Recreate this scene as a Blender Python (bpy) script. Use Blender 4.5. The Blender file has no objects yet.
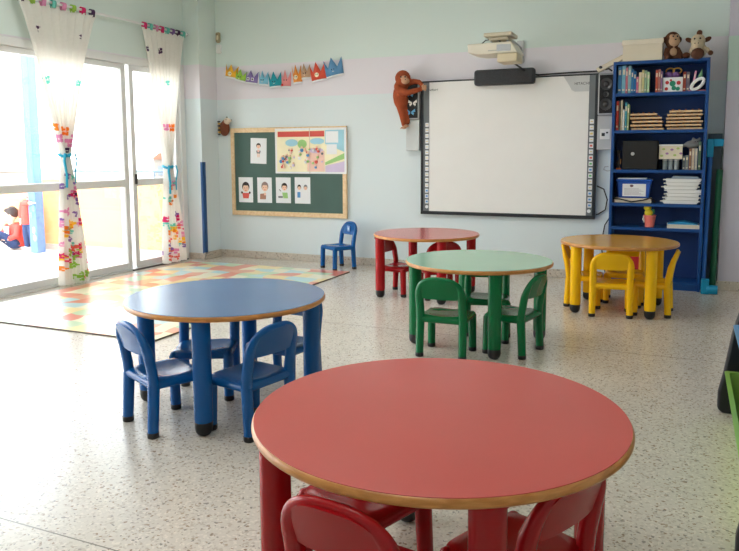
import bpy, math, random
from mathutils import Vector, Matrix, Euler, noise
random.seed(7)
C = bpy.context.scene.collection
PI = math.pi
def R(d): return math.radians(d)
def srgb(r, g, b):
    def f(c):
        c /= 255.0
        return c / 12.92 if c <= 0.04045 else ((c + 0.055) / 1.055) ** 2.4
    return (f(r), f(g), f(b), 1.0)

# ---------------------------------------------------------------- materials
def nodes(name):
    m = bpy.data.materials.new(name); m.use_nodes = True
    nt = m.node_tree
    return m, nt, nt.nodes['Principled BSDF'], nt.nodes['Material Output']
def link(nt, a, b): nt.links.new(a, b)
def vary(nt, bsdf, col, amt=0.06, scale=6.0, rough=None, bump=0.0, bscale=60.0, stretch=(1, 1, 1)):
    tc = nt.nodes.new('ShaderNodeTexCoord'); mp = nt.nodes.new('ShaderNodeMapping')
    mp.inputs['Scale'].default_value = stretch
    link(nt, tc.outputs['Object'], mp.inputs['Vector'])
    n = nt.nodes.new('ShaderNodeTexNoise'); n.inputs['Scale'].default_value = scale; n.inputs['Detail'].default_value = 4
    link(nt, mp.outputs['Vector'], n.inputs['Vector'])
    r = nt.nodes.new('ShaderNodeValToRGB')
    d = tuple(max(0, c * (1 - amt)) for c in col[:3]) + (1,); l = tuple(min(1, c * (1 + amt)) for c in col[:3]) + (1,)
    r.color_ramp.elements[0].position = 0.3; r.color_ramp.elements[0].color = d
    r.color_ramp.elements[1].position = 0.7; r.color_ramp.elements[1].color = l
    link(nt, n.outputs['Fac'], r.inputs['Fac']); link(nt, r.outputs['Color'], bsdf.inputs['Base Color'])
    if bump:
        n2 = nt.nodes.new('ShaderNodeTexNoise'); n2.inputs['Scale'].default_value = bscale; n2.inputs['Detail'].default_value = 3
        link(nt, mp.outputs['Vector'], n2.inputs['Vector'])
        b = nt.nodes.new('ShaderNodeBump'); b.inputs['Strength'].default_value = bump; b.inputs['Distance'].default_value = 0.01
        link(nt, n2.outputs['Fac'], b.inputs['Height']); link(nt, b.outputs['Normal'], bsdf.inputs['Normal'])
MC = {}
def mat(name, rgb, rough=0.5, amt=0.05, scale=6.0, bump=0.0, bscale=60.0, metal=0.0, stretch=(1, 1, 1), coat=0.0):
    if name in MC: return MC[name]
    m, nt, b, o = nodes(name)
    vary(nt, b, srgb(*rgb), amt, scale, None, bump, bscale, stretch)
    b.inputs['Roughness'].default_value = rough; b.inputs['Metallic'].default_value = metal
    b.inputs['Coat Weight'].default_value = coat; b.inputs['Coat Roughness'].default_value = 0.15
    MC[name] = m; return m

def wall_material(name, base, band, z0=1.90, z1=2.29, upper=None):
    m, nt, b, o = nodes(name)
    g = nt.nodes.new('ShaderNodeNewGeometry'); s = nt.nodes.new('ShaderNodeSeparateXYZ'); link(nt, g.outputs['Position'], s.inputs[0])
    def cmp(op, v):
        n = nt.nodes.new('ShaderNodeMath'); n.operation = op; link(nt, s.outputs['Z'], n.inputs[0]); n.inputs[1].default_value = v; return n
    a = cmp('GREATER_THAN', z0); c = cmp('LESS_THAN', z1)
    mu = nt.nodes.new('ShaderNodeMath'); mu.operation = 'MULTIPLY'; link(nt, a.outputs[0], mu.inputs[0]); link(nt, c.outputs[0], mu.inputs[1])
    mx = nt.nodes.new('ShaderNodeMix'); mx.data_type = 'RGBA'; link(nt, mu.outputs[0], mx.inputs['Factor'])
    mx.inputs['A'].default_value = srgb(*base); mx.inputs['B'].default_value = srgb(*band)
    m2 = nt.nodes.new('ShaderNodeMix'); m2.data_type = 'RGBA'; up_ = cmp('GREATER_THAN', z1); link(nt, up_.outputs[0], m2.inputs['Factor'])
    link(nt, mx.outputs['Result'], m2.inputs['A']); m2.inputs['B'].default_value = srgb(*(upper or base))
    link(nt, m2.outputs['Result'], b.inputs['Base Color']); b.inputs['Roughness'].default_value = 0.55
    n = nt.nodes.new('ShaderNodeTexNoise'); n.inputs['Scale'].default_value = 90; n.inputs['Detail'].default_value = 4
    link(nt, g.outputs['Position'], n.inputs['Vector'])
    bu = nt.nodes.new('ShaderNodeBump'); bu.inputs['Strength'].default_value = 0.12; bu.inputs['Distance'].default_value = 0.004
    link(nt, n.outputs['Fac'], bu.inputs['Height']); link(nt, bu.outputs['Normal'], b.inputs['Normal'])
    return m

def terrazzo(name, base, rough, rscale=62.0, seams=False):
    m, nt, b, o = nodes(name)
    g = nt.nodes.new('ShaderNodeNewGeometry')
    n0 = nt.nodes.new('ShaderNodeTexNoise'); n0.inputs['Scale'].default_value = 25; link(nt, g.outputs['Position'], n0.inputs['Vector'])
    mxv = nt.nodes.new('ShaderNodeMix'); mxv.data_type = 'VECTOR'; mxv.inputs['Factor'].default_value = 0.02
    link(nt, g.outputs['Position'], mxv.inputs['A']); link(nt, n0.outputs['Color'], mxv.inputs['B'])
    v = nt.nodes.new('ShaderNodeTexVoronoi'); v.inputs['Scale'].default_value = rscale; link(nt, mxv.outputs['Result'], v.inputs['Vector'])
    sp = nt.nodes.new('ShaderNodeSeparateColor'); link(nt, v.outputs['Color'], sp.inputs[0])
    r = nt.nodes.new('ShaderNodeValToRGB'); r.color_ramp.interpolation = 'CONSTANT'
    e = r.color_ramp.elements
    cols = [(0.0, (162, 140, 120)), (0.02, (186, 170, 152)), (0.06, (202, 191, 176)), (0.2, base), (0.62, tuple(min(255, int(c * 1.02)) for c in base)), (0.86, tuple(min(255, int(c * 1.07)) for c in base)), (0.97, (160, 152, 144))]
    e[0].position = 0; e[0].color = srgb(*cols[0][1]); e[1].position = cols[1][0]; e[1].color = srgb(*cols[1][1])
    for p, c in cols[2:]:
        q = e.new(p); q.color = srgb(*c)
    link(nt, sp.outputs[0], r.inputs['Fac'])
    # larger mottling
    n2 = nt.nodes.new('ShaderNodeTexNoise'); n2.inputs['Scale'].default_value = 3.0; link(nt, g.outputs['Position'], n2.inputs['Vector'])
    mx = nt.nodes.new('ShaderNodeMix'); mx.data_type = 'RGBA'; mx.blend_type = 'MULTIPLY'; mx.inputs['Factor'].default_value = 0.12
    link(nt, r.outputs['Color'], mx.inputs['A']); link(nt, n2.outputs['Fac'], mx.inputs['B'])
    last = mx.outputs['Result']
    if seams:
        s = nt.nodes.new('ShaderNodeSeparateXYZ'); link(nt, g.outputs['Position'], s.inputs[0])
        mo = nt.nodes.new('ShaderNodeMath'); mo.operation = 'PINGPONG'; mo.inputs[1].default_value = 1.5; 
        ad = nt.nodes.new('ShaderNodeMath'); ad.operation = 'ADD'; ad.inputs[1].default_value = 1.37
        link(nt, s.outputs['Y'], ad.inputs[0]); link(nt, ad.outputs[0], mo.inputs[0])
        lt = nt.nodes.new('ShaderNodeMath'); lt.operation = 'LESS_THAN'; lt.inputs[1].default_value = 0.003; link(nt, mo.outputs[0], lt.inputs[0])
        m2 = nt.nodes.new('ShaderNodeMix'); m2.data_type = 'RGBA'; link(nt, lt.outputs[0], m2.inputs['Factor'])
        link(nt, last, m2.inputs['A']); m2.inputs['B'].default_value = srgb(135, 128, 118); last = m2.outputs['Result']
    link(nt, last, b.inputs['Base Color'])
    b.inputs['Roughness'].default_value = rough; b.inputs['Coat Weight'].default_value = 0.35 if seams else 0.0; b.inputs['Coat Roughness'].default_value = 0.22
    return m

def rug_material():
    m, nt, b, o = nodes('printed foam mat')
    g = nt.nodes.new('ShaderNodeNewGeometry')
    n0 = nt.nodes.new('ShaderNodeTexNoise'); n0.inputs['Scale'].default_value = 3.2; n0.inputs['Detail'].default_value = 1; link(nt, g.outputs['Position'], n0.inputs['Vector'])
    sc = nt.nodes.new('ShaderNodeVectorMath'); sc.operation = 'SCALE'; sc.inputs['Scale'].default_value = 0.22; link(nt, n0.outputs['Color'], sc.inputs[0])
    ad = nt.nodes.new('ShaderNodeVectorMath'); ad.operation = 'ADD'; link(nt, g.outputs['Position'], ad.inputs[0]); link(nt, sc.outputs[0], ad.inputs[1])
    s2 = nt.nodes.new('ShaderNodeVectorMath'); s2.operation = 'MULTIPLY'; s2.inputs[1].default_value = (5.6, 6.0, 0.0); link(nt, ad.outputs[0], s2.inputs[0])
    fl = nt.nodes.new('ShaderNodeVectorMath'); fl.operation = 'FLOOR'; link(nt, s2.outputs[0], fl.inputs[0])
    w = nt.nodes.new('ShaderNodeTexWhiteNoise'); link(nt, fl.outputs[0], w.inputs['Vector'])
    r = nt.nodes.new('ShaderNodeValToRGB'); r.color_ramp.interpolation = 'CONSTANT'; e = r.color_ramp.elements
    cols = [(0, (226, 124, 92)), (0.24, (244, 218, 146)), (0.42, (186, 214, 170)), (0.58, (172, 214, 218)), (0.74, (232, 158, 124)), (0.86, (240, 230, 196))]
    e[0].color = srgb(*cols[0][1]); e[1].position = cols[1][0]; e[1].color = srgb(*cols[1][1])
    for p, c in cols[2:]:
        q = e.new(p); q.color = srgb(*c)
    link(nt, w.outputs['Value'], r.inputs['Fac']); link(nt, r.outputs['Color'], b.inputs['Base Color'])
    b.inputs['Roughness'].default_value = 0.3; b.inputs['Coat Weight'].default_value = 0.7; b.inputs['Coat Roughness'].default_value = 0.25
    return m

def wood(name, a, c, rough=0.35, scale=4.0, stretch=(1, 1, 9)):
    m, nt, b, o = nodes(name)
    tc = nt.nodes.new('ShaderNodeTexCoord'); mp = nt.nodes.new('ShaderNodeMapping'); mp.inputs['Scale'].default_value = stretch
    link(nt, tc.outputs['Object'], mp.inputs['Vector'])
    n = nt.nodes.new('ShaderNodeTexNoise'); n.inputs['Scale'].default_value = scale; n.inputs['Detail'].default_value = 6; n.inputs['Distortion'].default_value = 0.6
    link(nt, mp.outputs['Vector'], n.inputs['Vector'])
    r = nt.nodes.new('ShaderNodeValToRGB'); r.color_ramp.elements[0].position = 0.35; r.color_ramp.elements[0].color = srgb(*a)
    r.color_ramp.elements[1].position = 0.65; r.color_ramp.elements[1].color = srgb(*c)
    link(nt, n.outputs['Fac'], r.inputs['Fac']); link(nt, r.outputs['Color'], b.inputs['Base Color'])
    b.inputs['Roughness'].default_value = rough
    return m

def glass_material():
    m, nt, b, o = nodes('window glass'); nt.nodes.remove(b)
    t = nt.nodes.new('ShaderNodeBsdfTransparent'); t.inputs['Color'].default_value = (0.95, 0.97, 0.97, 1)
    gl = nt.nodes.new('ShaderNodeBsdfGlossy'); gl.inputs['Roughness'].default_value = 0.01
    fr = nt.nodes.new('ShaderNodeFresnel'); fr.inputs['IOR'].default_value = 1.3
    mx = nt.nodes.new('ShaderNodeMixShader'); link(nt, fr.outputs[0], mx.inputs[0]); link(nt, t.outputs[0], mx.inputs[1]); link(nt, gl.outputs[0], mx.inputs[2])
    link(nt, mx.outputs[0], o.inputs['Surface']); return m

def sheer(name, rgb, trans=0.4):
    m, nt, b, o = nodes(name)
    vary(nt, b, srgb(*rgb), 0.03, 40); b.inputs['Roughness'].default_value = 0.9
    tl = nt.nodes.new('ShaderNodeBsdfTranslucent'); tl.inputs['Color'].default_value = srgb(*rgb)
    mx = nt.nodes.new('ShaderNodeMixShader'); mx.inputs[0].default_value = trans
    link(nt, b.outputs[0], mx.inputs[1]); link(nt, tl.outputs[0], mx.inputs[2]); link(nt, mx.outputs[0], o.inputs['Surface'])
    return m

# ---------------------------------------------------------------- mesh builder
class MB:
    def __init__(s): s.v = []; s.f = []; s.m = []
    def add(s, vs, fs, mi=0, M=None):
        k = len(s.v)
        for p in vs:
            p = Vector(p); s.v.append(M @ p if M else p)
        for f in fs: s.f.append([k + i for i in f]); s.m.append(mi)
        return s
    def box(s, x0, x1, y0, y1, z0, z1, mi=0, M=None):
        vs = [(x, y, z) for x in (x0, x1) for y in (y0, y1) for z in (z0, z1)]
        return s.add(vs, [(0, 1, 3, 2), (4, 6, 7, 5), (0, 4, 5, 1), (2, 3, 7, 6), (0, 2, 6, 4), (1, 5, 7, 3)], mi, M)
    def lathe(s, prof, n=24, mi=0, M=None, c=(0, 0)):
        vs = []; fs = []; k = len(prof)
        for i in range(n):
            a = 2 * PI * i / n
            for r, z in prof: vs.append((c[0] + r * math.cos(a), c[1] + r * math.sin(a), z))
        for i in range(n):
            j = (i + 1) % n
            for q in range(k - 1): fs.append((i * k + q, j * k + q, j * k + q + 1, i * k + q + 1))
        if prof[0][0] > 1e-6: fs.append([i * k for i in range(n)][::-1])
        if prof[-1][0] > 1e-6: fs.append([i * k + k - 1 for i in range(n)])
        return s.add(vs, fs, mi, M)
    def tube(s, pts, rad, n=10, mi=0, M=None, flat=1.0, up=None, cap=True):
        pts = [Vector(p) for p in pts]; m = len(pts)
        if not hasattr(rad, '__len__'): rad = [rad] * m
        ups = Vector(up) if up else None; vs = []; nrm = None
        for i, p in enumerate(pts):
            t = (pts[min(i + 1, m - 1)] - pts[max(i - 1, 0)]).normalized()
            if ups is not None: nrm = ups
            elif nrm is None: nrm = Vector((0, 0, 1)) if abs(t.z) < 0.9 else Vector((1, 0, 0))
            nrm = (nrm - t * nrm.dot(t))
            nrm = nrm.normalized() if nrm.length > 1e-6 else t.orthogonal().normalized()
            b = t.cross(nrm)
            for q in range(n):
                a = 2 * PI * q / n
                vs.append(p + nrm * (math.cos(a) * rad[i] * flat) + b * (math.sin(a) * rad[i]))
        fs = []
        for i in range(m - 1):
            for q in range(n):
                w = (q + 1) % n
                fs.append((i * n + q, i * n + w, (i + 1) * n + w, (i + 1) * n + q))
        if cap: fs.append(list(range(n))[::-1]); fs.append([(m - 1) * n + q for q in range(n)])
        return s.add(vs, fs, mi, M)
    def blob(s, c, r, mi=0, rot=(0, 0, 0), n=14, M=None):
        if not hasattr(r, '__len__'): r = (r, r, r)
        E = Matrix.Translation(Vector(c)) @ Euler(rot).to_matrix().to_4x4()
        if M: E = M @ E
        vs = [(0, 0, r[2])]; k = n // 2
        for i in range(1, k):
            th = PI * i / k
            for j in range(n):
                ph = 2 * PI * j / n
                vs.append((r[0] * math.sin(th) * math.cos(ph), r[1] * math.sin(th) * math.sin(ph), r[2] * math.cos(th)))
        vs.append((0, 0, -r[2])); fs = []
        for j in range(n): fs.append((0, 1 + j, 1 + (j + 1) % n))
        for i in range(k - 2):
            for j in range(n):
                a = 1 + i * n; w = (j + 1) % n
                fs.append((a + j, a + n + j, a + n + w, a + w))
        a = 1 + (k - 2) * n
        for j in range(n): fs.append((a + j, len(vs) - 1, a + (j + 1) % n))
        return s.add(vs, fs, mi, E)
    def prism(s, poly, d0, d1, mi=0, M=None):
        # polygon in local x,z ; extruded along y from d0 to d1
        n = len(poly)
        vs = [(x, d0, z) for x, z in poly] + [(x, d1, z) for x, z in poly]
        fs = [list(range(n)), [n + i for i in range(n)][::-1]] + [(i, n + i, n + (i + 1) % n, (i + 1) % n) for i in range(n)]
        return s.add(vs, fs, mi, M)
    def build(s, name, mats, parent=None, bevel=0.0, smooth=40, remesh=0.0, sub=0, seg=2):
        me = bpy.data.meshes.new(name); me.from_pydata([tuple(p) for p in s.v], [], s.f)
        if not hasattr(mats, '__len__'): mats = [mats]
        for m in mats: me.materials.append(m)
        for p, mi in zip(me.polygons, s.m): p.material_index = mi
        me.validate()
        import bmesh
        bm = bmesh.new(); bm.from_mesh(me); bmesh.ops.recalc_face_normals(bm, faces=bm.faces); bm.to_mesh(me); bm.free()
        me.shade_smooth()
        me.set_sharp_from_angle(angle=R(smooth))
        o = bpy.data.objects.new(name, me); C.objects.link(o)
        if parent: o.parent = parent
        if bevel:
            b = o.modifiers.new('bevel', 'BEVEL'); b.width = bevel; b.segments = seg; b.limit_method = 'ANGLE'; b.angle_limit = R(35)
            b.harden_normals = False
        if remesh:
            r = o.modifiers.new('remesh', 'REMESH'); r.mode = 'VOXEL'; r.voxel_size = remesh; r.use_smooth_shade = True
            q = o.modifiers.new('smooth', 'SMOOTH'); q.iterations = 3; q.factor = 0.6
        if sub:
            q = o.modifiers.new('sub', 'SUBSURF'); q.levels = sub; q.render_levels = sub
        return o

def tag(o, label, cat, group=None, kind=None):
    o['label'] = label; o['category'] = cat
    if group: o['group'] = group
    if kind: o['kind'] = kind
    return o
def thing(name, label, cat, loc=(0, 0, 0), rz=0.0, group=None):
    o = bpy.data.objects.new(name, None); C.objects.link(o); o.empty_display_size = 0.05
    o.location = loc; o.rotation_euler = (0, 0, rz)
    return tag(o, label, cat, group)
def struct(name, mb, m, bevel=0.0, parent=None):
    o = mb.build(name, m, parent, bevel)
    if not parent: o['kind'] = 'structure'
    return o
def B(*a): return MB().box(*a)
def kids(o): return [c for c in ALLC() if c.parent == o]
def ALLC(): return list(C.objects)
def dup(root, loc, rz, label=None, group=None):
    r = root.copy(); C.objects.link(r); r.location = loc; r.rotation_euler = (0, 0, rz)
    if label: r['label'] = label
    if group: r['group'] = group
    for ch in list(root.children):
        c = ch.copy(); C.objects.link(c); c.parent = r
        for g in list(ch.children):
            d = g.copy(); C.objects.link(d); d.parent = c
    return r
def disc(cx, cz, rx, rz, n=14, a0=0, a1=360):
    full = abs(a1 - a0) >= 360
    return [(cx + rx * math.cos(R(a0 + (a1 - a0) * i / (n if full else n - 1))), cz + rz * math.sin(R(a0 + (a1 - a0) * i / (n if full else n - 1)))) for i in range(n)]

# ---------------------------------------------------------------- palette
mint, lilac, pale = (216, 230, 225), (227, 223, 230), (220, 231, 234)
M_back = wall_material('painted wall with lilac band', pale, lilac, upper=mint)
M_pillar = wall_material('painted pillar with mint band', (205, 200, 214), (196, 217, 206), 1.88, 2.27)
M_ceil = mat('ceiling white', (235, 235, 230), 0.8, 0.02)
M_floor = terrazzo('terrazzo floor', (218, 209, 196), 0.27, 125.0, True)
M_base = terrazzo('terrazzo skirting', (206, 197, 184), 0.3, 80.0)
M_rug = rug_material()
M_frame = mat('white lacquered aluminium', (226, 227, 226), 0.35, 0.02)
M_gasket = mat('dark gasket', (60, 58, 55), 0.5)
M_glass = glass_material()
M_black = mat('black rubber', (22, 22, 24), 0.5, 0.1)
M_edge = wood('varnished plywood edge', (184, 118, 54), (212, 148, 80), 0.28, 5, (3, 3, 20))
M_pine = wood('pine frame wood', (226, 192, 146), (240, 212, 170), 0.5, 5, (6, 6, 6))
P = {}
for n, top, leg in (('red', (200, 82, 76), (164, 14, 22)), ('green', (136, 184, 156), (0, 106, 58)), ('blue', (86, 124, 170), (0, 86, 154)), ('yellow', (224, 166, 64), (250, 194, 8))):
    P[n] = (mat(n + ' laminate', top, 0.2, 0.03, 3), mat(n + ' moulded plastic', leg, 0.26, 0.03, 4))
    P[n][1].node_tree.nodes['Principled BSDF'].inputs['Specular IOR Level'].default_value = 0.35
M_white = mat('matt white', (232, 232, 230), 0.6, 0.02)
M_cream = mat('cream card', (226, 214, 192), 0.6, 0.03)
M_grey = mat('grey plastic', (186, 188, 190), 0.45, 0.03)
M_dark = mat('dark grey plastic', (48, 50, 53), 0.45, 0.05)
M_paper = mat('white paper', (238, 240, 242), 0.8, 0.01)

# ---------------------------------------------------------------- room shell
XW, YB, ZC = -5.47, 7.25, 3.2
XR, YF = 2.6, -2.4
struct('floor', B(XW - 0.2, XR + 0.15, YF - 0.15, YB + 0.15, -0.12, 0), M_floor)
struct('ceiling', B(XW - 0.2, XR + 0.15, YF - 0.15, YB + 0.15, ZC, ZC + 0.12), M_ceil)
struct('wall_back', B(XW - 0.2, XR + 0.15, YB, YB + 0.15, 0, ZC), M_back)
struct('wall_front', B(XW - 0.2, XR + 0.15, YF - 0.15, YF, 0, ZC), M_back)
struct('wall_right', B(XR, XR + 0.15, YF, YB, 0, ZC), M_back)
ZH = 2.26
w = MB(); w.box(XW - 0.2, XW, YF, YB, ZH, ZC); w.box(XW - 0.2, XW, 6.90, YB, 0, ZH); w.box(XW - 0.2, XW, YF, -1.2, 0, ZH)
w.box(XW, -5.25, 6.92, YB, 0, ZC)           # the pier in the corner
struct('wall_left', w, M_back)
pl = B(0.295, 0.95, 7.13, YB, 0, ZC); struct('wall_pillar', pl, M_pillar)
struct('baseboard_back', B(-5.25, -0.66, YB - 0.012, YB, 0, 0.085), M_base, 0.003)
struct('baseboard_pier', MB().box(XW, -5.25 + 0.012, 6.908, 6.92, 0, 0.075).box(-5.25, -5.238, 6.908, YB - 0.012, 0, 0.085), M_base, 0.003)
struct('baseboard_pillar', B(0.283, 0.96, 7.118, 7.13, 0, 0.085), M_base, 0.003)

# windows: continuous glazed sliding doors along the left wall
def glazing(idx, y0, y1, glass_split=True, mid=0.965):
    e = bpy.data.objects.new('window_%d' % idx, None); C.objects.link(e); e['kind'] = 'structure'
    x0, x1 = XW - 0.09, XW - 0.02
    s = 0.062
    f = MB()
    f.box(x0, x1, y0, y0 + s, 0.02, ZH - 0.06); f.box(x0, x1, y1 - s, y1, 0.02, ZH - 0.06)
    f.box(x0, x1, y0 + s, y1 - s, 0.02, 0.085); f.box(x0, x1, y0 + s, y1 - s, ZH - 0.115, ZH - 0.06)
    f.box(x0, x1, y0 + s, y1 - s, mid - 0.055, mid + 0.02)
    f.build('window_frame', M_frame, e, 0.004)
    xg = (x0 + x1) / 2
    for z0, z1 in ((0.085, mid - 0.055), (mid + 0.02, ZH - 0.115)):
        B(xg - 0.003, xg + 0.003, y0 + s - 0.004, y1 - s + 0.004, z0 - 0.004, z1 + 0.004).build('pane', M_glass, e)
    return e
glazing(1, 4.02, 5.975)
glazing(2, 6.03, 6.82)
glazing(3, 1.98, 3.98)
glazing(4, -0.02, 1.94)
struct('trim_1', MB().box(XW - 0.11, XW + 0.012, -1.2, 6.90, ZH - 0.06, ZH + 0.015).box(XW - 0.11, XW + 0.012, 6.82, 6.90, 0.0, ZH - 0.06)
       .box(XW - 0.11, XW + 0.012, -1.2, -0.03, 0, ZH - 0.06), M_frame, 0.005)
struct('trim_2', MB().box(XW - 0.11, XW + 0.004, -1.2, 6.0, 0, 0.018).box(XW - 0.11, XW + 0.004, 6.0, 6.82, 0, 0.018), M_frame, 0.003)
struct('trim_3', B(XW + 0.004, XW + 0.03, 5.94, 6.86, 0, 0.012), M_gasket)
h = bpy.data.objects['window_2']
MB().box(XW - 0.02, XW + 0.004, 6.055, 6.075, 0.93, 1.04).build('lock_plate', M_gasket, h, 0.003)

# ---------------------------------------------------------------- terrace outside
M_terr = mat('pale terrace tile', (225, 222, 216), 0.6, 0.02)
M_orange = mat('orange parapet paint', (238, 176, 116), 0.8, 0.03)
ter = MB()
for i in range(9):
    xb = XW - 0.2 - i * 0.62
    ter.box(xb - 0.608, xb, YF, 6.98, -0.12, -0.02)
ter.box(XW - 6, XW - 0.2, YF, 7.2, -0.2, -0.05, 1)
struct('floor_terrace', ter, [M_terr, mat('joint grey', (120, 118, 114), 0.8)])
struct('wall_terrace', MB().box(XW - 6, XW - 0.2, 7.0, 7.15, -0.1, 0.93), M_orange)
struct('wall_terrace_side', MB().box(XW - 6, XW - 5.85, YF, 7.0, -0.1, 0.93), M_orange)
struct('baseboard_terrace', B(XW - 5.85, XW - 0.2, 6.975, 7.0, -0.02, 0.06), mat('grey skirting', (190, 180, 168), 0.7))
rl = thing('handrail', 'slim blue-grey handrail above the orange terrace parapet', 'railing', (-8, 7.08, 0.93))
MB().tube([(-3.3, 0, 0.11), (2.3, 0, 0.11)], 0.018, 8).build('rail', mat('bluegrey steel', (112, 132, 152), 0.4, metal=0.3), rl)
for px in (-2.6, -1.1, 0.4, 1.9): MB().tube([(px, 0, 0), (px, 0, 0.11)], 0.012, 8).build('post', MC['bluegrey steel'], rl)
ps = thing('terrace_post', 'light blue painted post standing on the terrace by the parapet', 'post', (-7.755, 6.72, -0.02))
M_post = mat('pale blue paint', (92, 124, 172), 0.6, 0.06, 8)
B(-0.065, 0.065, -0.065, 0.065, 0, 3.3).build('shaft', M_post, ps, 0.01)
dc = MB()
for i, (z, dx, col) in enumerate(((0.86, 0.02, 0), (0.58, 0.05, 1), (0.5, -0.02, 1), (0.3, 0.03, 2), (0.2, 0.05, 2))):
    dc.prism(disc(dx * 0.6, z, 0.025, 0.045, 9), -0.071, -0.065, col)
dc.build('paint_mark', [mat('pink daub', (226, 170, 190), 0.7), mat('teal daub', (110, 190, 200), 0.7), mat('violet daub', (170, 160, 210), 0.7)], ps)
# town far below the terrace
M_town = mat('far pale render', (150, 138, 130), 0.9, 0.08)
M_tree = mat('far hedge green', (150, 170, 140), 0.9, 0.15)
blds = [(-95, 70, 16, 5.0, 'long low pale building far beyond the handrail, left of the curtain'), (-70, 92, 12, 6.5, 'pale block far beyond the parapet between the two curtains'),
        (-46, 96, 9, 5.6, 'small pale block far away just left of the far curtain')]
for bx_, by_, wd, ht, lb in blds:
    e = thing('distant_building', lb, 'building', (bx_, by_, -6), 0.3)
    B(-wd / 2, wd / 2, -4, 4, 0, ht).build('wall', M_town, e)
    MB().prism([(-wd / 2 - .3, ht), (wd / 2 + .3, ht), (wd / 2 - 1, ht + 1.0), (-wd / 2 + 1, ht + 1.0)], -4.3, 4.3).build('roof', mat('far tile roof', (150, 104, 84), 0.9), e)
    for k in range(int(wd // 2)):
        B(-wd / 2 + 0.7 + k * 2, -wd / 2 + 1.6 + k * 2, -4.06, -4.0, ht - 2.4, ht - 1.0).build('window', mat('far window', (120, 130, 145), 0.4), e)
struct('ground_far', B(-260, 40, 30, 260, -6.4, -6.0), mat('far ground', (168, 164, 150), 0.9, 0.08, 0.05))

# ---------------------------------------------------------------- tables
H = 0.553
def table(color, cx, cy, r, a0, label, inset=0.060):
    t = thing('round_table', label, 'table', (cx, cy, 0), R(a0), 'low round classroom tables')
    top, plast = P[color]
    th = 0.026
    MB().lathe([(0.0001, H - 0.0035), (r - 0.006, H - 0.0035), (r - 0.006, H), (r - 0.007, H), (0.0001, H)], 96).build('tabletop', top, t)
    pr = [(0.0001, H - th)]
    for k in range(9):
        a = -PI / 2 + PI * k / 8
        pr.append((r - 0.009 + 0.009 * math.cos(a), H - th / 2 - 0.0005 + (th / 2 - 0.0005) * math.sin(a)))
    pr.append((0.0001, H - 0.001))
    MB().lathe(pr, 96).build('edge_band', M_edge, t)
    lr = r - inset
    for k in range(4):
        a = PI / 2 * k; x, y = lr * math.cos(a), lr * math.sin(a)
        lg = MB().lathe([(0.039, 0.062), (0.042, 0.075), (0.042, H - th - 0.012), (0.050, H - th - 0.010), (0.050, H - th)], 24, c=(x, y)).build('leg', plast, t)
        MB().lathe([(0.0001, 0.0), (0.016, 0.001), (0.028, 0.007), (0.037, 0.02), (0.0405, 0.038), (0.0405, 0.064), (0.0385, 0.066)], 24, c=(x, y)).build('foot', M_black, lg)
    return t
table('red', -0.596, 1.792, 0.506, -58, 'large round red-topped table in the foreground, cut by the bottom of the photo')
table('blue', -2.08, 2.908, 0.490, -70.5, 'round table with grey-blue top and thick blue legs, nearest the rug', 0.068)
table('green', -1.241, 4.542, 0.483, -61, 'round table with pale green top and green legs in the middle of the room')
table('yellow', -0.478, 5.95, 0.452, -48, 'round table with ochre yellow top in front of the blue bookcase')
table('red', -2.089, 5.903, 0.466, -53, 'round red-topped table at the back of the room, below the whiteboard\'s left corner', 0.045)

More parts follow.
